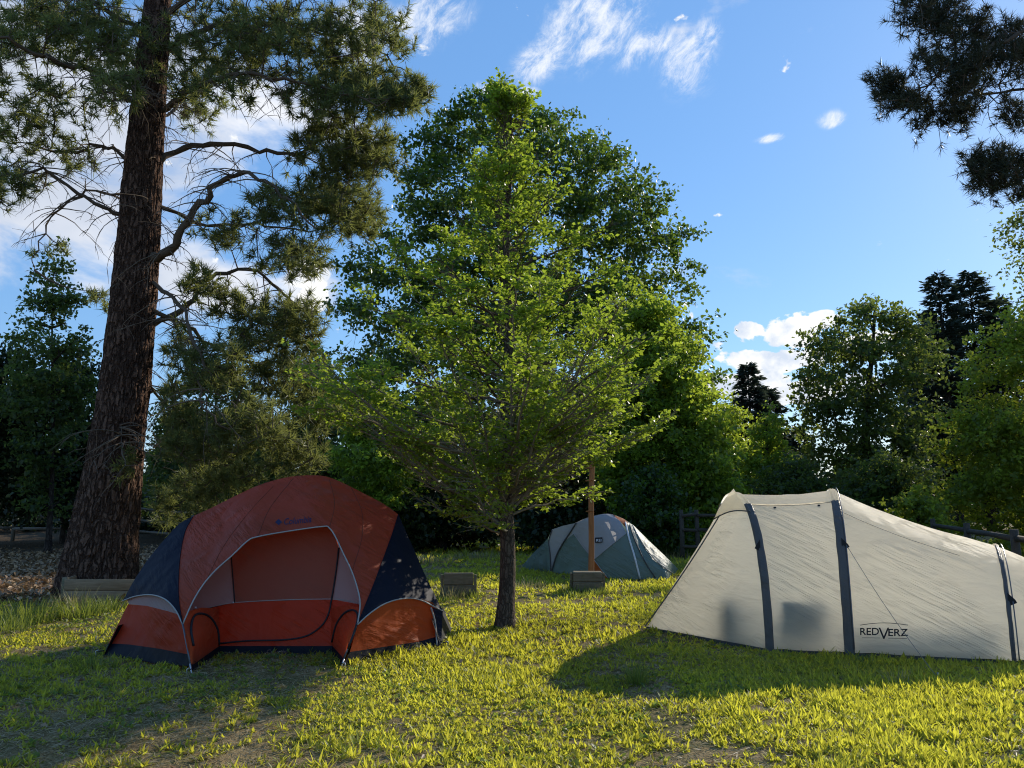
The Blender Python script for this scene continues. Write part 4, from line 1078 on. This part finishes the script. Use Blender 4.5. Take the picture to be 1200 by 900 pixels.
    panel('side_wall', [(419, 734), (432, 718), (448, 706), (481, 698), (507, 706), (514, 716), (512, 746), (490, 752), (450, 758), (410, 764)], sR, FB['orange'], root, 7, label='right side wall coloured brighter orange for sun glowing through')  # inner fabric given a brighter orange to stand for sunlight through it
    panel('floor_band', [(410, 764), (450, 758), (490, 752), (512, 746), (515, 757), (480, 764), (440, 773), (401, 781)], sR, FB['tub'], root, 6)
    panel('corner_flap', [(507, 712), (519, 716), (517, 757), (511, 757), (512, 735)], lambda x, y: sR(x, y) - .02, FB['navy'], root, 5)
    edge_tube('corner_strap', [(505, 712), (510, 730), (512, 756)], sR, .010, FB['trim'], root, off=.03)
    # back walls closing the inner tent
    mb = MB(); base = [Lc, Vector((-4.35, 9.9, 0)), Vector((-3.3, 11.1, 0)), Vector((-1.6, 11.1, 0)), Vector((-.75, 10.1, 0)), Rc]
    mb.grid([[b + Vector((0, 0, .01)) for b in base], [b.lerp(ctr, .06) + Vector((0, 0, .3)) for b in base]]); mb.build('rear_floor_band', FB['tub'], root)
    # poles
    for a, g in (((214, 730), FL), ((419, 730), FR)):
        top = P(a[0], a[1], D(*a) - .01); mb = MB(); mid = top.lerp(g, .8)
        mb.tube([top, top.lerp(g, .5), mid], .009, 6); o = mb.build('pole', FB['pole'], root)
        mb = MB(); mb.tube([mid, g + Vector((0, 0, -.02))], .008, 6); mb.build('pole_tip', FB['steel'], o, loc=parent_world(root))
    for c_, dx in ((Lc, -.06), (Rc, .07), (FL, -.03), (FR, .04)):
        mb = MB(); p = c_ + Vector((dx, -.03, 0)); mb.tube([p + Vector((0, 0, -.05)), p + Vector((dx * .3, 0, .05)), p + Vector((dx * .3 - dx * .5, 0, .062))], .005, 6); mb.build('peg', FB['steel'], root)
        mb = MB(); mb.tube([c_ + Vector((0, 0, .05)), p + Vector((0, 0, .04))], .006, 5); mb.build('peg_loop', FB['black'], root)
    # brand mark on fly and faint one on the floor band
    V, Fs = text_mesh('Columbia', .25, .01); w = V[:, 0].max()
    sf = surf_of(D)
    decal('logo', [(v[0], v[1]) for v in V], Fs, lambda x, y: (332 + x / w * 33, 615 - y * 10.5 - x / w * 3.2), sf, FB['navyink'], root)
    dv = [(0, 0), (.5, .5), (0, 1), (-.5, .5), (0, .28), (.22, .5), (0, .72), (-.22, .5)]
    decal('logo_mark', dv, [(0, 1, 5, 4), (1, 2, 6, 5), (2, 3, 7, 6), (3, 0, 4, 7), (4, 5, 6, 7)], lambda x, y: (326.5 + x * 8.5, 615.5 - y * 7.5), sf, FB['navyink'], root)
    decal('floor_logo', [(v[0], v[1]) for v in V], Fs, lambda x, y: (312 + x / w * 26, 766 - y * 7), surf_of(lambda x, y: W(x, y) - .004), FB['dim'], root)
    # small pocket toggles
    for (px, py) in ((273, 706), (229, 712)):
        p = P(px, py, (W(px, py) if px > 250 else dL(px, py)) - .02); mb = MB(); mb.box(p, (.02, .01, .02), 0, .003); mb.build('toggle', FB['steel'], root)
    # guy line to the left with its peg
    return root
orange_tent()
def guy(label, a, b, stake=True, r=.0035, m=None):
    g = thing('guy_line', b, label, 'guy line', 'tent guy lines')
    mb = MB(); pts = [a.lerp(b, t) + Vector((0, 0, -.05 * math.sin(math.pi * t))) for t in np.linspace(0, 1, 8)]; mb.tube(pts, r, 5); mb.build('cord', m or FB['dimcord'], g)
    if stake:
        d = (b - a); d.z = 0; d.normalize(); mb = MB(); mb.tube([b - d * .02 + Vector((0, 0, .05)), b + d * 0 + Vector((0, 0, .06)), b - d * .03 + Vector((0, 0, -.08))], .006, 6); mb.build('peg', FB['steel'], g)
FB['dimcord'] = m_plain('grey_cord', (.20, .19, .17), .8, n=.1)
guy('thin guy line from orange tent right corner toward slim tree', P(517, 712, 9.3), G(560, 742))
guy('thin guy line from orange tent left corner into the grass', P(146, 704, 8.93), G(112, 752))

# ------------------------------------------------------------------ tan tunnel tent
def tan_tent():
    def hoop(nb, apex, Ya):
        N_ = G(*nb); A_ = P(apex[0], apex[1], Ya); return N_, A_
    H1 = hoop((902, 764), (860, 579), 10.15); H2 = hoop((996, 768), (974, 575), 9.95); H3 = hoop((1189, 778), (1167, 640), 9.35)
    tipL = G(757, 737); tipR = Vector((7.6, 9.25, 0))
    root = thing('tunnel_tent', Vector((4.2, 10.0, 0)), 'large tan tunnel tent with grey pole sleeves at right', 'tent')
    def hp(Hh, th, e=.80):
        N_, A_ = Hh; c = Vector((A_.x, A_.y, 0)); h = Vector((N_.x, N_.y, 0)) - c
        ct, st = math.cos(th), math.sin(th)
        return c + h * (abs(ct) ** e * (1 if ct > 0 else -1)) + Vector((0, 0, A_.z * max(st, 0) ** e))
    TH = list(np.linspace(0, math.pi, 49))
    def surf_sect(a, b, u, th, sag):
        p = hp(a, th).lerp(hp(b, th), u); c = Vector(((a[1].x * (1 - u) + b[1].x * u), (a[1].y * (1 - u) + b[1].y * u), 0))
        k = 1 - sag * math.sin(math.pi * u) * (.25 + .75 * math.sin(th)); q = c + (p - c) * k
        wv = .012 * noise.noise(Vector((q.x * 1.3, q.z * 4 + q.x * 2.0, q.y))) + .006 * noise.noise(Vector((q.x * 5, q.z * 7 + q.x * 3, 3)))
        q += (q - c).normalized() * wv
        if th in (0, math.pi): q.z = 0.02 + .015 * math.sin(u * 9)
        return q
    skins = []
    def skin(name, a, b, sag, nu=26):
        mb = MB(); mb.grid([[surf_sect(a, b, u, th, sag) for th in TH] for u in np.linspace(0, 1, nu)]); skins.append(mb); return mb.build(name, FB['tan'], root)
    skin('middle_skin', H1, H2, .018)
    sk2 = skin('sloping_skin', H2, H3, .035)
    # ends: fan from hoop to ground tip
    def end(name, Hh, tip, sag, hem=None):
        rows = []
        for u in np.linspace(0, 1, 20):
            row = []
            for th in TH:
                p = hp(Hh, th); q = p.lerp(tip, u)
                s = math.sin(math.pi * u) * sag; cc = Vector((Hh[1].x, Hh[1].y, 0)).lerp(tip, u)
                q = cc + (q - cc) * (1 - s * math.sin(th) ** 1.5)
                q += Vector((0, -.02, 0)) * noise.noise(Vector((q.x * 3 + q.z * 2, q.z * 2, 1)))
                if th in (0, math.pi): q.z = .02
                row.append(q)
            rows.append(row)
        mb = MB(); mb.grid(rows); skins.append(mb); return mb.build(name, FB['tan'], root)
    end('porch_skin', H1, tipL, .03); end('tail_skin', H3, tipR, -.12)
    def outw(Hh, th, off):
        c = Vector((Hh[1].x, Hh[1].y, Hh[1].z * .3)); p = hp(Hh, th); return p + (p - c).normalized() * off
    def sleeve(Hh, hw, t0, t1, name='pole_sleeve', m='sleeve'):
        ax = (H3[1] - H1[1]); ax.z = 0; ax.normalize(); rows = []
        for th in np.linspace(t0, t1, 40):
            row = []
            for k, (s, o) in enumerate(((-1, .0), (-.8, .012), (-.3, .020), (.0, .012), (.3, .020), (.8, .012), (1, .0))):
                row.append(outw(Hh, th, .006 + o) + ax * (s * hw + .005 * noise.noise(Vector((th * 9, k, Hh[1].x)))))
            rows.append(row)
        mb = MB(); mb.grid(rows); return mb.build(name, FB[m], root)
    sleeve(H1, .046, 0.0, 1.12); sleeve(H2, .052, 0.0, 1.12); sleeve(H3, .022, 0.0, 1.5)
    sleeve(H1, .046, math.pi - 1.12, math.pi); sleeve(H2, .052, math.pi - 1.12, math.pi); sleeve(H3, .03, math.pi - 1.5, math.pi)
    # raised beige caps where the sleeves vanish near the top, arched pole under them
    sleeve(H1, .030, 1.12, math.pi - 1.12, 'pole_cap', 'tan'); sleeve(H2, .045, 1.12, math.pi - 1.12, 'pole_cap', 'tan'); sleeve(H3, .03, 1.5, math.pi - 1.5, 'pole_cap', 'tan')
    for Hh in (H2, H3):
        mb = MB(); mb.tube([outw(Hh, th, .035) + Vector((.05, 0, 0)) for th in np.linspace(.02, 1.5, 30)], .006, 6); mb.build('pole', FB['pole'], root)
    # ridge strip of the porch
    a = hp(H1, math.pi / 2); mb = MB(); rows = []
    n_ = Vector((-.75, -.45, .5)).normalized()
    for u in np.linspace(.16, 1, 16):
        p = a.lerp(tipL + Vector((0, 0, .02)), u); p = p - Vector((0, 0, .03 * math.sin(math.pi * u) * a.z)); sd = Vector((.0, 1, 0)); rows.append([p - sd * .035 + n_ * .02, p - sd * .015 + n_ * .035, p + sd * .03 + n_ * .02])
    mb.grid(rows); mb.build('ridge_strip', FB['sleeve'], root)
    # porch hood: small flap at the top left
    mb = MB(); A = hp(H1, math.pi / 2) + Vector((0, 0, .07)); q1 = a.lerp(tipL, .2) + n_ * .05; q2 = outw(H1, .98, .03) + Vector((-.02, 0, 0))
    g = []
    for i in range(9):
        t = i / 8; e = q1.lerp(q2, t) + Vector((0, 0, .05 * math.sin(math.pi * t))); g.append([A.lerp(e, s) + n_ * .03 * math.sin(math.pi * s) for s in np.linspace(0, 1, 7)])
    mb.grid(g); mb.build('porch_hood', FB['tan'], root)
    mb = MB(); mb.tube([q1.lerp(q2, t) + Vector((0, -.003, .05 * math.sin(math.pi * t))) for t in np.linspace(0, 1, 10)], .008, 6); mb.build('hood_piping', FB['sleeve'], root)
    # seams
    def seam(a, b, th, sag, r, m, name='seam', u0=0, u1=1, th2=None, off=.004):
        pts = []
        for u in np.linspace(u0, u1, 24):
            t = th if th2 is None else th + (th2 - th) * (u - u0) / (u1 - u0)
            p = surf_sect(a, b, u, t, sag); c = a[1].lerp(b[1], u); c.z *= .3; pts.append(p + (p - c).normalized() * off)
        mb = MB(); mb.tube(pts, r, 5); return mb.build(name, FB[m], root)
    seam(H1, H2, 1.13, .018, .007, 'tan', 'roof_fold', off=.008); seam(H1, H2, 1.12, .018, .003, 'sleeve', off=.004)
    seam(H2, H3, .98, .035, .0022, 'sleeve', th2=.92, u1=.75)
    for u in (.30, .80):
        p = surf_sect(H1, H2, u, 1.10, .018) + Vector((0, -.02, -.02)); mb = MB(); mb.box(p, (.03, .015, .045), 0, .004); mb.build('toggle', FB['black'], root)
    gsh = [tipL] + [surf_sect(H1, H2, u, 0, .018) for u in (0, .5)] + [surf_sect(H2, H3, u, 0, .035) for u in (0, .33, .66, 1)] + [tipR]
    gs2 = [tipL + Vector((.1, .1, 0))] + [surf_sect(H1, H2, u, math.pi, .018) for u in (0, .5)] + [surf_sect(H2, H3, u, math.pi, .035) for u in (0, .33, .66, 1)] + [tipR + Vector((-.1, .1, 0))]
    mb = MB(); mb.grid([[a_.lerp(b_, k_) * 1 + Vector((0, 0, .035 - a_.lerp(b_, k_).z)) for a_, b_ in zip(gsh, gs2)] for k_ in (.03, .35, .65, .97)]); mb.build('bounce_sheet', FB['sheet'], root)  # pale unseen sheet added to bounce light up and brighten the fabric
    # hem skirt and dark ground sheet strip
    hem = [tipL] + [surf_sect(H1, H2, u, 0, .018) for u in (0, .33, .66)] + [surf_sect(H2, H3, u, 0, .035) for u in (0, .25, .5, .75, 1)] + [tipR]
    mb = MB(); mb.grid([[Vector((p.x, p.y - .012, .03)) for p in hem], [Vector((p.x, p.y + .0, -.02)) for p in hem]]); mb.build('hem', FB['sleeve'], root)
    # inner cabin tub behind the sloping skin
    mb = MB(); rows = []
    for z, k in ((.02, .10), (.28, .13), (.30, .16)):
        rows.append([surf_sect(H2, H3, u, 0, 0) + Vector((0, .12 + k, z)) for u in np.linspace(.06, .97, 8)])
    mb.grid(rows); mb.build('inner_tub', FB['floor'], root)
    # guy tabs
    for Hh, nm in ((H1, .62), (H2, .62), (H3, .5)):
        p = outw(Hh, nm, .03); s = -1 if Hh is H1 else 1
        mb = MB(); mb.add([p + Vector((0, 0, .07)), p + Vector((0, 0, -.07)), p + Vector((.075 * s, -.03, -.03)), p + Vector((.06 * s, -.03, .0))], [(0, 1, 2, 3)]); mb.build('guy_tab', FB['black'], root)
    # logo: project artwork on sloping skin
    bv = BVHTree.FromPolygons([Vector(v) for v in skins[1].v], skins[1].f)
    def sf(px, py):
        o = Vector((0, 0, EYE)); d = (P(px, py, 10) - o).normalized(); h = bv.ray_cast(o, d)
        return h[0] if h[0] is not None else P(px, py, 8.7)
    def word(s, x0, x1, y0, hgt, nm='logo', bold=.012):
        V, Fs = text_mesh(s, 0, bold); a_, b_ = V[:, 0].min(), V[:, 0].max()
        ch = .72
        decal(nm, [(v[0], v[1]) for v in V], Fs, lambda x, y: (x0 + (x - a_) / (b_ - a_) * (x1 - x0), y0 - y / ch * hgt + (x0 - 1007) * .02), sf, FB['ink'], root, .008)
    word('RED', 1008, 1030, 744, 8.5); word('ERZ', 1041, 1064, 744.5, 8.5)
    vv = [(0, 0), (.16, 0), (.5, 1.15), (.84, 0), (1, 0), (.56, 1.5), (.44, 1.5)]
    decal('logo_letter', vv, [(0, 1, 2, 6), (2, 5, 6), (2, 3, 4, 5)], lambda x, y: (1029.5 + x * 12.5, 735.5 + y * 8.8), sf, FB['ink'], root, .008)
    def line(pts, w):
        V = []; 
        for x, y in pts: V += [(x, y), (x, y + w)]
        decal('logo_line', V, [(2 * i, 2 * i + 2, 2 * i + 3, 2 * i + 1) for i in range(len(pts) - 1)], lambda x, y: (x, y), sf, FB['ink'], root, .008)
    line([(1008 + 56 * t, 732.2 - 2.6 * math.sin(math.pi * t)) for t in np.linspace(0, 1, 12)], .7)
    line([(1010, 747.2), (1031, 747.4)], .5); line([(1041, 747.6), (1063, 748)], .5)
    pt = outw(H2, .62, .06) + Vector((.05, 0, -.02))
    guy('thin guy line running from tan tent middle sleeve past its logo', pt, G(1100, 796), True, .003)
    pt = outw(H1, .62, .06) + Vector((-.03, 0, 0))
    # things stored inside, close to the near wall
    def camp_chair(x, y, rz, label, w=.52):
        from mathutils import Matrix
        t = thing('camp_chair', Vector((x, y, 0)), label, 'camp chair', None)
        Mx = Matrix.Translation((x, y, 0)) @ Matrix.Rotation(rz, 4, 'Z'); f = lambda a, b, c: Mx @ Vector((a, b, c))
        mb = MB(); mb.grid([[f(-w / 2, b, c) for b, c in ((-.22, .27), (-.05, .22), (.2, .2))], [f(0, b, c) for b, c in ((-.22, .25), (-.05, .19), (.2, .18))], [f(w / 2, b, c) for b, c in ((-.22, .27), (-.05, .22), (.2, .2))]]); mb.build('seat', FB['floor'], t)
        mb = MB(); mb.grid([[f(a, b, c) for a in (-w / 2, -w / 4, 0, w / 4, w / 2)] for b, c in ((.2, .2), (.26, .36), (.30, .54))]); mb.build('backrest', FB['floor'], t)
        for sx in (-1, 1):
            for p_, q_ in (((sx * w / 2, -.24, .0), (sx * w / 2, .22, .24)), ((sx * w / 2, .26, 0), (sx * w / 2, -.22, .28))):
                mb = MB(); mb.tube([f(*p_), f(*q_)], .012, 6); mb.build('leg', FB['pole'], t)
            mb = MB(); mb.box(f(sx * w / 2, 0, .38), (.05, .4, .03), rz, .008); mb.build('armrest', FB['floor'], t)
    def bag(x, y, sx, sy, sz, label):
        t = thing('duffel_bag', Vector((x, y, 0)), label, 'bag')
        mb = MB(); rows = []
        for i in range(13):
            u = -1 + 2 * i / 12; k = (1 - abs(u) ** 5) ** .4 if abs(u) < 1 else .02
            rows.append([Vector((x + u * sx / 2, y + math.cos(a) * sy / 2 * k, sz / 2 + .01 + sz / 2 * k * math.copysign(abs(math.sin(a)) ** .7, math.sin(a)))) for a in np.linspace(0, 2 * math.pi, 20, endpoint=False)])
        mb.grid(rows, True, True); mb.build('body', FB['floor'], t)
        mb = MB(); mb.tube([Vector((x - .12, y, sz)), Vector((x - .08, y, sz + .06)), Vector((x + .08, y, sz + .06)), Vector((x + .12, y, sz))], .012, 6); mb.build('handle', FB['black'], t)
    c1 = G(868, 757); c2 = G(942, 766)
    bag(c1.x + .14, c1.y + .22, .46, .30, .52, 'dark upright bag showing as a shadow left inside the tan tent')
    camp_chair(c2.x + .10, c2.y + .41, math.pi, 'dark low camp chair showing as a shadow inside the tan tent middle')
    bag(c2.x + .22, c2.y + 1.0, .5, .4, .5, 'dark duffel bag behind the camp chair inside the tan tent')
tan_tent()

# ------------------------------------------------------------------ grey green dome tent
def green_tent():
    root = thing('dome_tent', Vector((1.9, 17.4, 0)), 'small grey and sage green dome tent standing behind the wooden post', 'tent')
    sil = [(611, 664), (625, 648), (642, 631), (647, 620.5), (660, 616), (674, 613), (685, 608), (698, 604), (710, 602), (722, 604), (731, 608), (743, 616), (752, 625), (761, 634), (778, 650), (795, 667)]
    basel = [(611, 666), (644, 672), (680, 675), (710, 678), (745, 680), (782, 679), (795, 670)]
    sx, sy = zip(*sil); bx, by = zip(*basel)
    def D(px, py):
        b = np.interp(px, bx, by); s = np.interp(px, sx, sy); h = np.clip((b - py) / max(b - s, .5), 0, 1)
        gy = G(px, b).y; yc = 17.75
        return gy + (yc - gy) * (1 - math.sqrt(max(0, 1 - h * h)) * 1.0) * (1 if yc > gy else 0)
    A = (674, 624); T = (698, 604); 
    cap = smoothcurve([(674, 613), (685, 608), (698, 604), (710, 602), (718, 603)], 3)
    pan = lambda nm, o, mk, **k: panel(nm, o, D, FB[mk], root, 3.2, **k)
    pan('roof_panel', [tuple(p) for p in cap] + [(727, 611), (734, 625), (715, 640), (696, 656), (684, 642), (672, 626)], 'grey')
    pan('stripe', [(718, 603), (731, 608), (736, 612), (733, 618), (727, 611)], 'orange', label='orange ridge stripe')
    pan('side_panel', [(672, 626), (684, 642), (696, 656), (697, 676), (680, 675), (645.5, 671), (652, 650), (661, 634)], 'teal')
    pan('side_panel', [(696, 656), (715, 640), (734, 625), (741, 648), (749, 679), (712, 677.5), (705, 668)], 'teal')
    pan('stripe', [(696, 656), (705, 668), (712, 677.5), (697, 676)], 'orange', label='orange lower stripe behind the post')
    pan('end_panel', [(736, 612), (743, 616), (752, 625), (761, 634), (778, 650), (795, 667), (795, 669.5), (782, 678.5), (749, 679), (741, 648), (734, 625), (733, 618)], 'teal')
    pan('porch_panel', [(647, 620.5), (660, 616), (674, 613), (672, 626), (661, 634), (652, 650), (645.5, 671), (644.5, 650), (643, 634)], 'grey')
    pan('porch_end', [(611, 664.5), (625, 648), (642, 631), (643, 634), (644.5, 650), (645.5, 671), (630, 669.5), (612, 666)], 'teal')
    S0 = [P(p[0], p[1], max(D(*p), 17.2 if p[1] < 660 else 0)) for p in sil]
    S0 = [P(p[0], p[1], D(p[0], p[1] + .01)) for p in sil]
    rows = []
    for u in np.linspace(0, 1, 12):
        rows.append([(p.x + (2.0 - p.x) * .15 * u, p.y + (18.9 - .22 * abs(p.x - 2) ** 1.5 - p.y) * math.sin(u * math.pi / 2) * (1 if p.z > .05 else .2), max(.02, p.z * math.cos(u * math.pi / 2))) for p in S0])
    mb = MB(); mb.grid(rows); mb.build('rear_fly', FB['teal'], root)
    for pts, mk, r in (([(672, 625), (684, 642), (696, 656), (705, 668), (712, 677)], 'trim', .008), ([(735, 624), (715, 640), (696, 656)], 'trim', .008), ([(675, 613), (668, 624), (660, 636), (652, 651), (646, 671)], 'sleeve', .018),
                       ([(647, 621), (643, 634), (644.5, 650), (645.5, 671)], 'sleeve', .014), ([(733, 612), (737, 630), (743, 650), (750, 678)], 'white', .02), ([(741, 615), (755, 640), (772, 660), (790, 673)], 'trim', .012), ([(737, 612), (745, 635), (757, 660), (768, 677)], 'sleeve', .012)):
        edge_tube('seam', pts, D, r, FB[mk], root, off=.02)
    decal('logo_patch', [(0, 0), (1, 0), (1, 1), (0, 1)], [(0, 1, 2, 3)], lambda x, y: (697.2 + x * 8.6, 630 + y * 6.2 - x * .4), surf_of(D), FB['ink'], root, .03)
    V, Fs = text_mesh('REI', 0, .02); w = V[:, 0].max()
    decal('logo', [(v[0], v[1]) for v in V], Fs, lambda x, y: (698.4 + x / w * 6.4, 634.6 - y * 4.2 - x * .1), surf_of(D), FB['white'], root, .045)
green_tent()

# ------------------------------------------------------------------ timber things
M['wood'] = m_wood('weathered_board', (.21, .14, .08), (.40, .28, .17))
M['wood_grey'] = m_wood('grey_timber', (.15, .12, .078), (.29, .235, .16), moss=(.10, .11, .05))
M['post'] = m_wood('rust_post', (.30, .12, .045), (.50, .22, .085), stretch=(1, 1, .08))
M['rail'] = m_wood('dark_rail', (.045, .038, .03), (.10, .085, .068))
M['rail_pale'] = m_wood('pale_rail', (.16, .145, .12), (.26, .24, .20))

def long_board():
    a = G(74, 706); b = G(172, 706); root = thing('timber_border', a.lerp(b, .5), 'long weathered plank edging the ground in front of the big pine', 'plank')
    h = .375; d = (b - a).normalized(); rz = math.atan2(d.y, d.x)
    mb = MB(); c = a.lerp(b, .5); mb.box(c + Vector((0, 0, h / 4)), ((b - a).length, .05, h / 2 - .006), rz, .006); mb.build('plank', M['wood'], root)
    mb = MB(); mb.box(c + Vector((0, .004, h * .75)), ((b - a).length, .05, h / 2 - .006), rz, .006); mb.build('plank', M['wood'], root)
    mb = MB(); e = a + Vector((-.35, 1.6, 0)); m_ = a.lerp(e, .5); dd = (e - a); mb.box(m_ + Vector((-.04, .02, h / 2)), (dd.length, .05, h), math.atan2(dd.y, dd.x), .006); mb.build('side_plank', M['wood'], root)
    mb = MB(); mb.box(a + Vector((-.02, .06, h / 2 + .01)), (.09, .09, h + .03), rz, .008); mb.build('corner_post', M['wood_grey'], root)
long_board()
def block(l, r, base, h, dep, label, rz=.05):
    a = G(l, base); b = G(r, base); c = a.lerp(b, .5); root = thing('timber_block', c, label, 'timber block', 'timber blocks in the grass'); w = (b - a).length
    for k in range(2):
        mb = MB(); mb.box(c + Vector((0, dep / 2, h * (.25 + .5 * k))), (w * (1 - .02 * k), dep, h / 2 - .006), rz, .012); mb.build('beam', M['wood_grey'], root, False)
    for s in (-1, 1):
        mb = MB(); mb.box(c + Vector((s * (w / 2 + .025), dep / 2, h * .46)), (.05, .09, h * .92), rz, .008); mb.build('stake', M['wood_grey'], root, False)
block(519, 555, 700, .41, .12, 'weathered timber block between the orange tent and the slim trunk')
block(672, 707, 694, .36, .30, 'weathered timber block at the foot of the wooden post', -.03)
def post():
    g = G(693, 690); g.y += .35; g.x = P(692, 690, g.y).x; top = P(694, 533, g.y)
    root = thing('wooden_post', g, 'tall rusty brown post rising behind the timber block', 'post')
    mb = MB(); n = 16; rows = []
    for i in range(n):
        t = i / (n - 1); c = g.lerp(top, t) + Vector((0, 0, 0)); c.x += .01 * math.sin(t * 7)
        r = .058 * (1 - .15 * t); rows.append([c + Vector((math.copysign(abs(math.cos(a)) ** .5, math.cos(a)) * r, math.copysign(abs(math.sin(a)) ** .5, math.sin(a)) * r, 0)) for a in np.linspace(0, 2 * math.pi, 16, endpoint=False)])
    mb.grid(rows, True, True); mb.build('shaft', M['post'], root)
    for z in (1.45, 1.75, 2.05, 2.3):
        mb = MB(); mb.tube([Vector((g.x - .075, g.y - .05, z)), Vector((g.x + .075, g.y - .06, z + .02))], .014, 6); mb.build('peg', M['post'], root)
    mb = MB(); mb.box(Vector((top.x, top.y, top.z + .02)), (.16, .16, .05), 0, .012); mb.build('cap', M['rail'], root)
post()
def fence(pts, nr, h, label, m, rail_r=.05, post_r=.07):
    pts = [Vector(p) for p in pts]; root = thing('rail_fence', pts[0], label, 'fence', 'rail fences round the meadow')
    for i, p in enumerate(pts):
        mb = MB(); mb.tube([p + Vector((0, 0, -.1)), p + Vector((.01, 0, h * .5)), p + Vector((0, 0, h + .08))], [post_r, post_r * .95, post_r * .85], 8); mb.build('post', m, root)
    for i in range(len(pts) - 1):
        for k in range(nr):
            z = h * (.3 + .65 * k / max(nr - 1, 1)); a, b = pts[i], pts[i + 1]
            mb = MB(); mb.tube([a + Vector((0, -.05, z + random.uniform(-.03, .03))), a.lerp(b, .5) + Vector((0, -.05, z + random.uniform(-.03, .02))), b + Vector((0, -.05, z + random.uniform(-.03, .03)))], [rail_r, rail_r * .9, rail_r], 7); mb.build('rail', m, root)
Yf = 22.6
fence([(P(798, 600, Yf).x, Yf, 0), (P(816, 600, Yf).x, Yf, 0), (P(862, 600, Yf).x + .3, Yf + .1, 0), (P(920, 600, Yf).x, Yf + .3, 0), (P(985, 600, Yf).x, Yf + .6, 0)], 3, 1.35, 'dark rail fence seen left of the tan tent peak', M['rail'])
fence([(10.6, 19.8, 0), (8.9, 15.4, 0), (P(1186, 600, 11.6).x, 11.6, 0), (6.6, 8.6, 0)], 3, 1.15, 'dark rail fence behind the right end of the tan tent', M['rail'])
fence([(-26, 30, .3), (-22.5, 30, .3), (-19, 30, .3), (-15.5, 30, .3), (-12.2, 30, 0)], 3, 1.3, 'pale rail fence far back behind the big pine', M['rail_pale'])
def stick():
    a, b = P(13, 640, 20), P(25, 629, 21); a.z = .05; 
    o = MB(); b = G(25, 629); a = G(12, 641); a.z = b.z = .06; b.z = .3; a.z = .05
    o.tube([a, a.lerp(b, .4) + Vector((.02, 0, .04)), b], [.05, .04, .03], 7)
    tag(o.build('fallen_branch', M['birch'], None, True, tuple(a)), 'short pale fallen branch lying on the bank at far left', 'branch')
stick()
